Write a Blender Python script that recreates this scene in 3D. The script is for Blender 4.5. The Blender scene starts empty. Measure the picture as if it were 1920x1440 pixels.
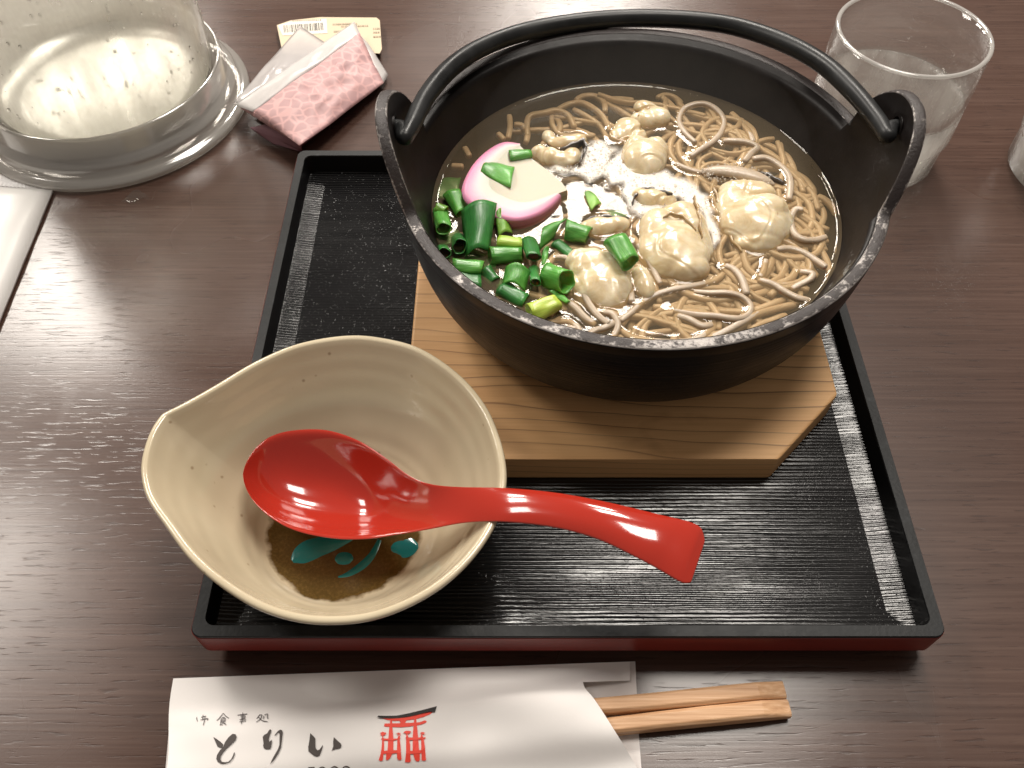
import bpy, bmesh, math, random
from mathutils import Vector, Matrix, noise
from mathutils.geometry import tessellate_polygon

scene = bpy.context.scene
COL = scene.collection
random.seed(7)
PI = math.pi

# ------------------------------------------------------------------ camera
CAM_H, FPX = 0.32, 1600.0
PITCH = math.atan(2219 / FPX)            # looking down on the table
SP, CP = math.sin(PITCH), math.cos(PITCH)
cam_d = bpy.data.cameras.new('camera')
cam = bpy.data.objects.new('camera', cam_d)
COL.objects.link(cam)
cam.location = (0, 0, CAM_H)
cam.rotation_euler = (PI / 2 - PITCH, 0, 0)
cam_d.sensor_width = 36
cam_d.lens = FPX / 1920 * 36
cam_d.clip_start = 0.01
cam_d.clip_end = 50
cam_d.dof.use_dof = True
cam_d.dof.focus_distance = 0.355
cam_d.dof.aperture_fstop = 34
scene.camera = cam

# ------------------------------------------------------------------ world and lamps
w = bpy.data.worlds.new('World')
scene.world = w
w.use_nodes = True
bg = w.node_tree.nodes['Background']
bg.inputs['Color'].default_value = (1.0, 0.88, 0.78, 1)
bg.inputs['Strength'].default_value = 0.20
LAMP_W = 40.0


def lamp(x, y, z, sx, sy, watt, col=(1.0, 0.935, 0.85)):
    d = bpy.data.lights.new('ceiling_lamp', 'AREA')
    d.shape = 'RECTANGLE'
    d.size, d.size_y, d.energy, d.color = sx, sy, watt, col
    o = bpy.data.objects.new('ceiling_lamp', d)
    o.location = (x, y, z)
    COL.objects.link(o)


for lx, ly, k in ((0.42, 0.85, .78), (0.25, 2.25, 1.35), (0.3, 3.6, 1.6),
                  (-1.65, 0.95, .6), (-1.65, 2.15, 1.2), (-1.72, 3.2, 1.3)):
    lamp(lx, ly, 2.0, 0.6, 0.6, LAMP_W * k)

scene.view_settings.view_transform = 'Standard'
scene.view_settings.look = 'None'
scene.view_settings.exposure = 0.0
scene.view_settings.gamma = 1.0
scene.render.engine = 'CYCLES'
scene.cycles.use_denoising = True
scene.cycles.max_bounces = 12
scene.cycles.transparent_max_bounces = 16
scene.cycles.caustics_refractive = False
scene.cycles.caustics_reflective = False


# ------------------------------------------------------------------ helpers
def at(px, py, z):
    """the point at height z that stands at this place of the table (pixel of the 1920 wide picture)"""
    u, v = (px - 960) / FPX, (py - 720) / FPX
    dz = -SP - v * CP
    t = (z - CAM_H) / dz
    return Vector((u * t, (CP - v * SP) * t, z))


def tag(o, label=None, cat=None, group=None, kind=None):
    if label: o['label'] = label
    if cat: o['category'] = cat
    if group: o['group'] = group
    if kind: o['kind'] = kind
    return o


def empty(name, loc, label, cat, group=None):
    o = bpy.data.objects.new(name, None)
    o.empty_display_size = 0.01
    o.location = loc
    COL.objects.link(o)
    return tag(o, label, cat, group)


class MB:
    def __init__(self):
        self.v, self.f, self.a = [], [], {}

    def add(self, p):
        self.v.append(Vector(p))
        return len(self.v) - 1

    def grid(self, rows, close_u=False, close_v=False, flip=False):
        n, m = len(rows), len(rows[0])
        b = len(self.v)
        for r in rows:
            self.v.extend(Vector(p) for p in r)
        for i in range(n if close_v else n - 1):
            for j in range(m if close_u else m - 1):
                i2, j2 = (i + 1) % n, (j + 1) % m
                q = (b + i * m + j, b + i * m + j2, b + i2 * m + j2, b + i2 * m + j)
                self.f.append(q[::-1] if flip else q)
        return b

    def fan(self, ring, centre, flip=False):
        b = len(self.v)
        self.v.extend(Vector(p) for p in ring)
        c = self.add(centre)
        n = len(ring)
        for i in range(n):
            q = (b + i, b + (i + 1) % n, c)
            self.f.append(q[::-1] if flip else q)

    def tube(self, pts, rad, seg=8, caps=True, flat=1.0, up=None, square=0.0, twist=0.0):
        pts = [Vector(p) for p in pts]
        n = len(pts)
        rows = []
        t0 = (pts[1] - pts[0]).normalized()
        nrm = up if up is not None else (Vector((0, 0, 1)) if abs(t0.z) < .9 else Vector((1, 0, 0)))
        nrm = (nrm - t0 * nrm.dot(t0)).normalized()
        for i, p in enumerate(pts):
            t = (pts[min(i + 1, n - 1)] - pts[max(i - 1, 0)]).normalized()
            nrm = (nrm - t * nrm.dot(t)).normalized()
            bi = t.cross(nrm)
            r = rad(i / (n - 1)) if callable(rad) else rad
            rows.append([p + (nrm * math.sin(2 * PI * k / seg) * flat + bi * math.cos(2 * PI * k / seg)) * r * (1 - square * math.cos(8 * PI * k / seg + 2 * i * twist)) for k in range(seg)])
        b = self.grid(rows, close_u=True)
        if caps:
            self.fan(rows[0], pts[0] - t0 * (0.25 * (rows[0][0] - pts[0]).length), flip=True)
            tl = (pts[-1] - pts[-2]).normalized()
            self.fan(rows[-1], pts[-1] + tl * (0.25 * (rows[-1][0] - pts[-1]).length))
        return b

    def poly(self, pts, lift=None):
        b = len(self.v)
        self.v.extend(Vector(p) for p in pts)
        for t in tessellate_polygon([[Vector(p) for p in pts]]):
            self.f.append(tuple(b + i for i in t))

    def prism(self, bot, top):
        """closed solid between two matching outlines (counter-clockwise)"""
        b = len(self.v)
        n = len(bot)
        self.v.extend(Vector(p) for p in bot)
        self.v.extend(Vector(p) for p in top)
        for i in range(n):
            j = (i + 1) % n
            self.f.append((b + i, b + j, b + n + j, b + n + i))
        for t in tessellate_polygon([[Vector(p) for p in bot]]):
            self.f.append(tuple(b + i for i in t))
        for t in tessellate_polygon([[Vector(p) for p in top]]):
            self.f.append(tuple(b + n + i for i in t))

    def build(self, name, mat, parent=None, smooth=True, merge=True, solid=0.0, bevel=0.0, sub=0):
        origin = Vector((0, 0, 0))
        if parent is None:
            lo = Vector([min(p[i] for p in self.v) for i in range(3)])
            hi = Vector([max(p[i] for p in self.v) for i in range(3)])
            origin = Vector(((lo.x + hi.x) / 2, (lo.y + hi.y) / 2, lo.z))
        else:
            q = parent
            while q is not None:
                origin += q.location
                q = q.parent
        me = bpy.data.meshes.new(name)
        me.from_pydata([tuple(p - origin) for p in self.v], [], self.f)
        bm = bmesh.new()
        bm.from_mesh(me)
        if merge:
            bmesh.ops.remove_doubles(bm, verts=bm.verts, dist=1e-6)
        bmesh.ops.recalc_face_normals(bm, faces=bm.faces)
        for f in bm.faces:
            f.smooth = smooth
        bm.to_mesh(me)
        bm.free()
        me.materials.append(mat)
        o = bpy.data.objects.new(name, me)
        COL.objects.link(o)
        if parent is None:
            o.location = origin
        else:
            o.parent = parent
        if solid:
            m = o.modifiers.new('thickness', 'SOLIDIFY')
            m.thickness, m.offset = solid, -1
        if bevel:
            m = o.modifiers.new('edge', 'BEVEL')
            m.width, m.segments, m.limit_method, m.angle_limit = bevel, 3, 'ANGLE', math.radians(35)
            m.harden_normals = False
        if sub:
            m = o.modifiers.new('smooth', 'SUBSURF')
            m.levels = m.render_levels = sub
        return o


def smooth_path(pts, n=8):
    """Catmull-Rom through the points"""
    pts = [Vector(p) for p in pts]
    out = []
    for i in range(len(pts) - 1):
        p0, p1, p2, p3 = pts[max(i - 1, 0)], pts[i], pts[i + 1], pts[min(i + 2, len(pts) - 1)]
        for k in range(n):
            t = k / n
            out.append(0.5 * ((2 * p1) + (p2 - p0) * t + (2 * p0 - 5 * p1 + 4 * p2 - p3) * t * t + (3 * p1 - p0 - 3 * p2 + p3) * t ** 3))
    out.append(pts[-1])
    return out


def lerp(a, b, t):
    return a + (b - a) * t


def sstep(a, b, x):
    t = min(1, max(0, (x - a) / (b - a)))
    return t * t * (3 - 2 * t)


# ------------------------------------------------------------------ materials
class NT:
    def __init__(self, name):
        self.m = bpy.data.materials.new(name)
        self.m.use_nodes = True
        self.t = self.m.node_tree
        self.b = self.t.nodes['Principled BSDF']
        self.out = self.t.nodes['Material Output']

    def n(self, typ, **kw):
        x = self.t.nodes.new(typ)
        for k, v in kw.items():
            if k in x.inputs.keys() if isinstance(k, str) else False:
                pass
            setattr(x, k, v)
        return x

    def l(self, a, b):
        self.t.links.new(a, b)

    def set(self, **kw):
        for k, v in kw.items():
            k = k.replace('_', ' ')
            if isinstance(v, tuple) and len(v) == 3 and k != 'Subsurface Radius':
                v = v + (1,)
            self.b.inputs[k].default_value = v
        return self

    def coords(self, scale=(1, 1, 1), rot=(0, 0, 0), kind='Object'):
        tc = self.n('ShaderNodeTexCoord')
        mp = self.n('ShaderNodeMapping')
        mp.inputs['Scale'].default_value = scale
        mp.inputs['Rotation'].default_value = rot
        self.l(tc.outputs[kind], mp.inputs['Vector'])
        return mp.outputs['Vector']

    def noise(self, vec, scale=1, detail=4, rough=.5, dist=0):
        x = self.n('ShaderNodeTexNoise')
        x.inputs['Scale'].default_value = scale
        x.inputs['Detail'].default_value = detail
        x.inputs['Roughness'].default_value = rough
        x.inputs['Distortion'].default_value = dist
        self.l(vec, x.inputs['Vector'])
        return x.outputs['Fac']

    def ramp(self, fac, stops, interp='LINEAR'):
        x = self.n('ShaderNodeValToRGB')
        cr = x.color_ramp
        cr.interpolation = interp
        while len(cr.elements) < len(stops):
            cr.elements.new(.5)
        for e, (p, c) in zip(cr.elements, stops):
            e.position = p
            e.color = c + (1,) if isinstance(c, tuple) else (c, c, c, 1)
        self.l(fac, x.inputs['Fac'])
        return x.outputs['Color']

    def mix(self, fac, a, b, mode='MIX'):
        x = self.n('ShaderNodeMix')
        x.data_type = 'RGBA'
        x.blend_type = mode
        for s, v in ((x.inputs[0], fac), (x.inputs[6], a), (x.inputs[7], b)):
            if isinstance(v, (int, float)):
                s.default_value = v if s.type == 'VALUE' else (v, v, v, 1)
            elif isinstance(v, tuple):
                s.default_value = v + (1,) if len(v) == 3 else v
            else:
                self.l(v, s)
        return x.outputs[2]

    def math(self, op, a, b=0.0, c=0.0):
        x = self.n('ShaderNodeMath')
        x.operation = op
        for s, v in zip(x.inputs, (a, b, c)):
            if isinstance(v, (int, float)):
                s.default_value = v
            else:
                self.l(v, s)
        return x.outputs[0]

    def bump(self, h, strength=.3, dist=.001, normal=None):
        x = self.n('ShaderNodeBump')
        x.inputs['Strength'].default_value = strength
        x.inputs['Distance'].default_value = dist
        self.l(h, x.inputs['Height'])
        if normal is not None:
            self.l(normal, x.inputs['Normal'])
        return x.outputs['Normal']

    def to(self, sock, name):
        self.l(sock, self.b.inputs[name])
        return self


def simple(name, col, rough=.5, **kw):
    return NT(name).set(Base_Color=col, Roughness=rough, **kw).m


def m_table():
    t = NT('dark_wood_laminate')
    v = t.coords((13, 620, 1))
    s = t.noise(v, 1, 5, .6)
    v2 = t.coords((4, 150, 1))
    s2 = t.noise(v2, 1, 3, .5)
    blot = t.noise(t.coords((7, 7, 7)), 1, 3, .5)
    c = t.ramp(s, [(.3, (.044, .021, .0145)), (.5, (.072, .038, .027)), (.72, (.118, .072, .054))])
    c = t.mix(.5, c, t.ramp(s2, [(.3, (.052, .027, .020)), (.7, (.080, .046, .036))]))
    # pores: short fine dashes
    pore = t.ramp(t.noise(t.coords((70, 800, 1)), 1, 2, .5), [(.60, 0.0), (.68, 1.0)])
    c = t.mix(t.math('MULTIPLY', pore, .55), c, (.03, .016, .013))
    t.to(c, 'Base Color')
    r = t.ramp(blot, [(.35, .20), (.65, .32)])
    scr = t.ramp(t.noise(t.coords((60, 6, 1), rot=(0, 0, .5)), 1, 3, .6), [(.62, 0.0), (.72, 1.0)])
    r = t.mix(t.math('MULTIPLY', scr, .12), r, .5)
    t.to(r, 'Roughness')
    h = t.math('SUBTRACT', t.math('MULTIPLY', s, .5), t.math('MULTIPLY', pore, .55))
    t.to(t.bump(h, .15, .0004), 'Normal')
    return t.m


def m_tray_floor():
    t = NT('black_lacquer_grain').set(Base_Color=(.006, .006, .0065), Roughness=.2)
    sep = t.n('ShaderNodeSeparateXYZ')
    t.l(t.coords((1, 1, 1)), sep.inputs[0])
    wob = t.noise(t.coords((9, 130, 1)), 1, 3, .55)
    ridge = t.math('SINE', t.math('ADD', t.math('MULTIPLY', sep.outputs['Y'], 2 * PI / .00165), t.math('MULTIPLY', wob, 11.0)))
    amp = t.ramp(t.noise(t.coords((18, 120, 1)), 1, 3, .6), [(.3, .25), (.7, 1.0)])
    fine = t.noise(t.coords((260, 1500, 1)), 1, 3, .6)
    spk = t.ramp(t.noise(t.coords((950, 1100, 1)), 1, 1, .5), [(.67, 0.0), (.75, 1.0)])
    h = t.math('ADD', t.math('ADD', t.math('MULTIPLY', t.math('MULTIPLY', ridge, amp), .46), t.math('MULTIPLY', fine, .2)), t.math('MULTIPLY', spk, .2))
    t.to(t.bump(h, .55, .00042), 'Normal')
    t.to(t.ramp(t.noise(t.coords((22, 22, 22)), 1, 4, .6), [(.35, .11), (.7, .19)]), 'Roughness')
    return t.m


def m_tray_rim():
    t = NT('worn_black_rim')
    a = t.noise(t.coords((90, 90, 90)), 1, 5, .65)
    c = t.ramp(a, [(.35, (.005, .0055, .006)), (.58, (.014, .015, .016)), (.78, (.06, .063, .066))])
    t.to(c, 'Base Color')
    t.to(t.ramp(a, [(.3, .42), (.7, .62)]), 'Roughness')
    t.set(Specular_IOR_Level=.3)
    t.to(t.bump(t.noise(t.coords((700, 700, 700)), 1, 3), .2, .0004), 'Normal')
    return t.m


def m_red_side():
    t = NT('red_lacquer')
    a = t.noise(t.coords((20, 20, 200)), 1, 4, .6)
    t.to(t.ramp(a, [(.3, (.15, .012, .008)), (.7, (.22, .022, .014))]), 'Base Color')
    t.set(Roughness=.35)
    return t.m


def m_board(name='pine_board'):
    t = NT(name)
    # growth lines: distance from a far pith, wobbling
    v = t.coords((1, 1, 1))
    sep = t.n('ShaderNodeSeparateXYZ')
    t.l(v, sep.inputs[0])
    wob = t.noise(t.coords((7, 16, 16)), 1, 2, .5)
    wob2 = t.noise(t.coords((2.2, 26, 20)), 1, 2, .5)
    zz = t.math('MULTIPLY', sep.outputs['Z'], 1.1)
    d = t.math('ADD', t.math('ADD', sep.outputs['Y'], zz), t.math('MULTIPLY', wob, .022))
    d = t.math('ADD', d, t.math('MULTIPLY', wob2, .035))
    ph = t.math('FRACT', t.math('MULTIPLY', d, 150))
    line = t.ramp(ph, [(0.0, 0.0), (.70, .05), (.89, .22), (.95, 1.0), (1.0, 0.0)])
    amp = t.ramp(t.noise(t.coords((5, 70, 30)), 1, 2), [(.35, .5), (.6, 1.0)])
    fac = t.math('MULTIPLY', line, amp)
    broad = t.noise(t.coords((5, 30, 30)), 1, 3)
    base = t.ramp(broad, [(.3, (.76, .41, .165)), (.7, (.90, .54, .245))])
    c = t.mix(fac, base, (.13, .042, .012))
    fib = t.noise(t.coords((30, 900, 900)), 1, 3, .6)
    c = t.mix(.22, c, t.ramp(fib, [(.3, (.3, .15, .06)), (.7, (.68, .45, .25))]))
    knot = t.ramp(t.noise(t.coords((26, 40, 40)), 1, 3), [(.68, 0.0), (.78, 1.0)])
    c = t.mix(t.math('MULTIPLY', knot, .45), c, (.26, .12, .045))
    t.to(c, 'Base Color')
    t.set(Roughness=.55)
    t.to(t.bump(t.math('ADD', fib, t.math('MULTIPLY', line, -.6)), .18, .0005), 'Normal')
    return t.m


def m_iron(name, base, rough, ribs=False):
    t = NT(name)
    a = t.noise(t.coords((60, 60, 60)), 1, 5, .6)
    b2 = tuple(x * 1.9 + .004 for x in base)
    t.to(t.ramp(a, [(.35, base), (.75, b2)]), 'Base Color')
    t.to(t.ramp(a, [(.3, rough - .06), (.7, rough + .1)]), 'Roughness')
    t.b.inputs['Specular IOR Level'].default_value = .22
    g = t.noise(t.coords((900, 900, 900)), 1, 2)
    nrm = t.bump(g, .12, .0003)
    if ribs:
        r = t.noise(t.coords((14, 14, 900)), 1, 2, .5)
        nrm = t.bump(r, .45, .0005, nrm)
    t.to(nrm, 'Normal')
    return t.m


def m_worn_rim():
    t = NT('worn_iron_rim')
    a = t.noise(t.coords((850, 850, 850)), 1, 6, .72)
    big = t.noise(t.coords((34, 34, 34)), 1, 3, .6)
    sep = t.n('ShaderNodeSeparateXYZ')
    t.l(t.coords((1, 1, 1)), sep.inputs[0])
    front = t.math('MULTIPLY', sep.outputs['Y'], -1.35)     # rubbed bare most where the ladle and hands reach
    ed = t.n('ShaderNodeAttribute'); ed.attribute_name = 'edge'
    mid = t.noise(t.coords((170, 170, 170)), 1, 3, .6)
    k = t.math('ADD', t.math('ADD', t.math('MULTIPLY', a, .38), t.math('MULTIPLY', big, .38)), front)
    k = t.math('ADD', k, t.math('ADD', t.math('MULTIPLY', mid, .42), t.math('MULTIPLY', ed.outputs['Fac'], .13)))
    fac = t.ramp(k, [(.700, 0.0), (.765, .9), (.95, 1.0)])
    t.to(t.mix(fac, (.035, .027, .026), (.42, .39, .37)), 'Base Color')
    t.to(t.math('MULTIPLY', fac, .75), 'Metallic')
    t.to(t.ramp(fac, [(0, .42), (1, .36)]), 'Roughness')
    t.to(t.bump(a, .7, .0006), 'Normal')
    return t.m


def m_ceramic():
    t = NT('beige_glaze')
    v = t.coords((1, 1, 1))
    spots = t.n('ShaderNodeTexVoronoi')
    spots.inputs['Scale'].default_value = 210
    t.l(v, spots.inputs['Vector'])
    pick = t.ramp(t.noise(v, 130, 1), [(.62, 0.0), (.66, 1.0)])
    sp = t.math('MULTIPLY', t.ramp(spots.outputs['Distance'], [(.10, 1.0), (.2, 0.0)]), pick)
    cloud = t.noise(v, 18, 4, .6)
    c = t.ramp(cloud, [(.3, (.51, .43, .295)), (.7, (.57, .49, .35))])
    c = t.mix(t.math('MULTIPLY', sp, .6), c, (.2, .12, .06))
    # brown pool of glaze in the bottom, by radius from the foot centre
    sep = t.n('ShaderNodeSeparateXYZ')
    t.l(v, sep.inputs[0])
    wob = t.math('MULTIPLY', t.noise(v, 70, 4, .6), .0035)
    zz = t.math('ADD', sep.outputs['Z'], wob)
    pool = t.ramp(t.math('MULTIPLY', zz, 100), [(.87, 1.0), (.94, 0.0)])
    grain = t.noise(v, 900, 3, .7)
    brown = t.ramp(t.math('ADD', t.math('MULTIPLY', grain, .6), t.math('MULTIPLY', t.math('MULTIPLY', zz, 100), .4)),
                   [(.35, (.062, .040, .011)), (.6, (.088, .057, .016)), (.78, (.14, .088, .026))])
    t.to(t.mix(pool, c, brown), 'Base Color')
    t.set(Roughness=.16, Coat_Weight=.4, Coat_Roughness=.05)
    return t.m


def m_paper(name, col, trans=.0, wr=.25):
    t = NT(name).set(Base_Color=col, Roughness=.7)
    t.to(t.bump(t.noise(t.coords((60, 60, 60)), 1, 4), wr, .0008), 'Normal')
    return t.m


def m_noodle():
    t = NT('soba').set(Roughness=.34, Subsurface_Weight=.25, Subsurface_Scale=.002, Subsurface_Radius=(1, .6, .35))
    a = t.noise(t.coords((110, 110, 110)), 1, 3, .6)
    c = t.ramp(a, [(.3, (.37, .29, .205)), (.7, (.51, .41, .305))])
    sp = t.ramp(t.noise(t.coords((1500, 1500, 1500)), 1, 2), [(.64, 0.0), (.72, 1.0)])
    c = t.mix(t.math('MULTIPLY', sp, .35), c, (.16, .09, .05))
    oi = t.n('ShaderNodeObjectInfo')
    c = t.mix(t.math('MULTIPLY', oi.outputs['Random'], .4), c, (.50, .40, .30))
    t.to(c, 'Base Color')
    t.to(t.bump(t.noise(t.coords((900, 900, 900)), 1, 3), .3, .0003), 'Normal')
    return t.m


def m_onion(name, dark, light):
    t = NT(name).set(Roughness=.3, Subsurface_Weight=.2, Subsurface_Scale=.002, Coat_Weight=.2, Coat_Roughness=.15)
    v = t.coords((1, 1, 1), kind='UV')
    st = t.noise(t.coords((60, 4, 1), kind='UV'), 1, 3, .6)
    big = t.noise(t.coords((60, 60, 60)), 1, 2, .5)
    k = t.math('ADD', t.math('MULTIPLY', st, .55), t.math('MULTIPLY', big, .45))
    c = t.ramp(k, [(.40, dark), (.60, light)])
    sep = t.n('ShaderNodeSeparateXYZ')
    t.l(v, sep.inputs[0])
    oi = t.n('ShaderNodeObjectInfo')
    pale = t.math('MULTIPLY', t.ramp(sep.outputs['Y'], [(0, .0), (.5, .8)]), oi.outputs['Random'])
    c = t.mix(t.math('MULTIPLY', pale, .55), c, tuple(min(1, x * 1.9 + .02) for x in light))
    t.to(c, 'Base Color')
    t.to(t.bump(st, .35, .0004), 'Normal')
    return t.m


def m_oyster():
    t = NT('oyster_flesh').set(Roughness=.26, Subsurface_Weight=.55, Subsurface_Scale=.004, Subsurface_Radius=(1, .7, .4), Coat_Weight=.5, Coat_Roughness=.07)
    a = t.noise(t.coords((90, 140, 140)), 1, 5, .65, .6)
    t.to(t.ramp(a, [(.28, (.56, .42, .23)), (.48, (.68, .555, .355)), (.72, (.78, .70, .53))]), 'Base Color')
    t.to(t.bump(t.noise(t.coords((300, 300, 300)), 1, 3, .5), .16, .0008), 'Normal')
    return t.m


def m_broth():
    t = NT('clear_broth')
    nt = t.t
    tr = t.n('ShaderNodeBsdfTransparent')
    tr.inputs['Color'].default_value = (.95, .87, .73, 1)
    df = t.n('ShaderNodeBsdfDiffuse')
    df.inputs['Color'].default_value = (.56, .43, .27, 1)
    m1 = t.n('ShaderNodeMixShader')
    m1.inputs['Fac'].default_value = .12
    t.l(tr.outputs[0], m1.inputs[1]); t.l(df.outputs[0], m1.inputs[2])
    gl = t.n('ShaderNodeBsdfGlossy')
    gl.inputs['Roughness'].default_value = .03
    lw = t.n('ShaderNodeLayerWeight')
    lw.inputs['Blend'].default_value = .5
    fr = t.math('MULTIPLY_ADD', t.math('POWER', lw.outputs['Facing'], 4.0), .6, .024)
    m2 = t.n('ShaderNodeMixShader')
    b = t.bump(t.noise(t.coords((60, 60, 60)), 1, 1, .5, .3), .12, .003)
    t.l(b, gl.inputs['Normal']); t.l(b, lw.inputs['Normal'])
    t.l(fr, m2.inputs[0]); t.l(m1.outputs[0], m2.inputs[1]); t.l(gl.outputs[0], m2.inputs[2])
    t.l(m2.outputs[0], t.out.inputs['Surface'])
    nt.nodes.remove(t.b)
    return t.m


def m_foam(name='foam', col=(.86, .80, .72)):
    t = NT(name)
    tr = t.n('ShaderNodeBsdfTransparent')
    a = t.noise(t.coords((420, 420, 420)), 1, 4, .65)
    t.set(Base_Color=col, Roughness=.3)
    f = t.ramp(a, [(.3, .72), (.62, .97)])
    at_ = t.n('ShaderNodeAttribute')
    at_.attribute_name = 'cover'
    f = t.math('MULTIPLY', f, at_.outputs['Fac'])
    m = t.n('ShaderNodeMixShader')
    t.l(f, m.inputs[0]); t.l(tr.outputs[0], m.inputs[1]); t.l(t.b.outputs[0], m.inputs[2])
    t.l(m.outputs[0], t.out.inputs['Surface'])
    t.to(t.bump(t.noise(t.coords((1500, 1500, 1500)), 1, 3), .6, .0006), 'Normal')
    return t.m


def m_wrapper():
    t = NT('pink_crackle_paper').set(Roughness=.55)
    v = t.coords((1, 1, 1))
    vo = t.n('ShaderNodeTexVoronoi')
    vo.feature = 'DISTANCE_TO_EDGE'
    vo.inputs['Scale'].default_value = 150
    t.l(v, vo.inputs['Vector'])
    f = t.ramp(vo.outputs['Distance'], [(.03, 0.0), (.14, 1.0)])
    big = t.noise(v, 30, 2)
    cell = t.ramp(big, [(.35, (.43, .255, .26)), (.65, (.52, .315, .315))])
    t.to(t.mix(f, (.64, .38, .37), cell), 'Base Color')
    t.to(t.bump(t.noise(v, 110, 4, .6), .3, .0015), 'Normal')
    return t.m


def m_glass(name='clear_glass', rough=.0, frost=0.0):
    t = NT(name).set(Base_Color=(.96, .96, .95), Roughness=rough, Transmission_Weight=1.0, IOR=1.45)
    return t.m


def m_sheer(name, tint, fac_white, white=(.8, .79, .76), rough=.1, nscale=0, spec_ior=1.45, var=0.0):
    """thin clear or misted plastic / glass: see-through, partly milky, with a gloss"""
    t = NT(name)
    tr = t.n('ShaderNodeBsdfTransparent')
    tr.inputs['Color'].default_value = tint + (1,)
    df = t.n('ShaderNodeBsdfDiffuse'); df.inputs['Color'].default_value = white + (1,)
    tl = t.n('ShaderNodeBsdfTranslucent'); tl.inputs['Color'].default_value = white + (1,)
    md = t.n('ShaderNodeMixShader'); md.inputs[0].default_value = .5
    t.l(df.outputs[0], md.inputs[1]); t.l(tl.outputs[0], md.inputs[2])
    m1 = t.n('ShaderNodeMixShader'); m1.inputs[0].default_value = fac_white
    if var:
        a = t.noise(t.coords((70, 70, 25)), 1, 4, .6)
        f = t.ramp(a, [(.3, max(0, fac_white - var)), (.7, min(1, fac_white + var))])
        t.l(f, m1.inputs[0])
    t.l(tr.outputs[0], m1.inputs[1]); t.l(md.outputs[0], m1.inputs[2])
    gl = t.n('ShaderNodeBsdfGlossy'); gl.inputs['Roughness'].default_value = rough
    lw = t.n('ShaderNodeLayerWeight'); lw.inputs['Blend'].default_value = .5
    f0 = ((spec_ior - 1) / (spec_ior + 1)) ** 2
    fr_ = t.math('MULTIPLY_ADD', t.math('POWER', lw.outputs['Facing'], 4.0), .6, f0)
    m2 = t.n('ShaderNodeMixShader')
    if nscale:
        b = t.bump(t.noise(t.coords((nscale,) * 3), 1, 4), .4, .001)
        t.l(b, gl.inputs['Normal'])
    t.l(fr_, m2.inputs[0]); t.l(m1.outputs[0], m2.inputs[1]); t.l(gl.outputs[0], m2.inputs[2])
    t.l(m2.outputs[0], t.out.inputs['Surface'])
    t.t.nodes.remove(t.b)
    return t.m


M = dict(
    table=m_table(), tray_floor=m_tray_floor(), tray_rim=m_tray_rim(), red=m_red_side(), board=m_board(),
    iron_out=m_iron('cast_iron_outside', (.006, .0055, .006), .40, True),
    iron_in=m_iron('cast_iron', (.007, .0052, .0048), .40),
    handle=m_iron('handle_iron', (.012, .0125, .013), .32),
    rim=m_worn_rim(), ceramic=m_ceramic(),
    teal=simple('teal_glaze', (.010, .18, .18), .15, Coat_Weight=.5),
    red_plastic=NT('red_lacquer_plastic').set(Base_Color=(.36, .024, .013), Roughness=.13, Coat_Weight=.5, Coat_Roughness=.05, Subsurface_Weight=.05, Subsurface_Scale=.002).m,
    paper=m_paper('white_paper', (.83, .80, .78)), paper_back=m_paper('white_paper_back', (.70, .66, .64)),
    ink=simple('grey_brown_ink', (.060, .047, .042), .6), ink_thin=simple('grey_ink', (.13, .12, .12), .6),
    ink_red=simple('red_ink', (.85, .065, .04), .6), ink_black=simple('black_ink', (.03, .027, .027), .6),
    noodle=m_noodle(),
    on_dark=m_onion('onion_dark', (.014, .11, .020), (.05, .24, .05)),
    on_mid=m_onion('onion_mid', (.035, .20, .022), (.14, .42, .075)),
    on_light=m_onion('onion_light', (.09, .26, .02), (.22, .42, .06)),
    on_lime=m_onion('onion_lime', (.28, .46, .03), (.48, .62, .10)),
    oyster=m_oyster(),
    frill=simple('oyster_frill', (.05, .038, .03), .3, Coat_Weight=.4),
    frill_tan=simple('oyster_frill_tan', (.34, .22, .09), .3, Coat_Weight=.4),
    fish_white=NT('fish_paste_white').set(Base_Color=(.60, .55, .44), Roughness=.5, Subsurface_Weight=.3, Subsurface_Scale=.003, Specular_IOR_Level=.25).m,
    broth=m_broth(), foam=m_foam(),
    wrapper=m_wrapper(), wrapper_in=m_paper('mauve_paper', (.36, .20, .24)),
    film=m_sheer('misted_film', (.97, .96, .97), .68, (.93, .90, .89), .2),
    film_white=m_sheer('white_film', (.97, .96, .97), .95, (.94, .915, .90), .25),
    card=m_paper('cream_card', (.60, .49, .345)), label=m_paper('label_paper', (.80, .74, .64)),
    bubble=m_sheer('bubble', (.97, .96, .94), .35, (.9, .86, .8), .05),
)
ZT = 0.0                                 # table height

# ------------------------------------------------------------------ table
mb = MB()
mb.prism([(-.75, -.35, -.03), (.75, -.35, -.03), (.75, .95, -.03), (-.75, .95, -.03)],
         [(-.75, -.35, 0), (.75, -.35, 0), (.75, .95, 0), (-.75, .95, 0)])
tag(mb.build('table', M['table'], smooth=False), 'dark brown wood grain table top under the tray', None, kind='structure')


# ------------------------------------------------------------------ tray
def rrect(x0, y0, x1, y1, r, z, n=6):
    out = []
    for cx, cy, a0 in ((x1 - r, y0 + r, -90), (x1 - r, y1 - r, 0), (x0 + r, y1 - r, 90), (x0 + r, y0 + r, 180)):
        for k in range(n + 1):
            a = math.radians(a0 + 90 * k / n)
            out.append(Vector((cx + r * math.cos(a), cy + r * math.sin(a), z)))
    return out


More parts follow.
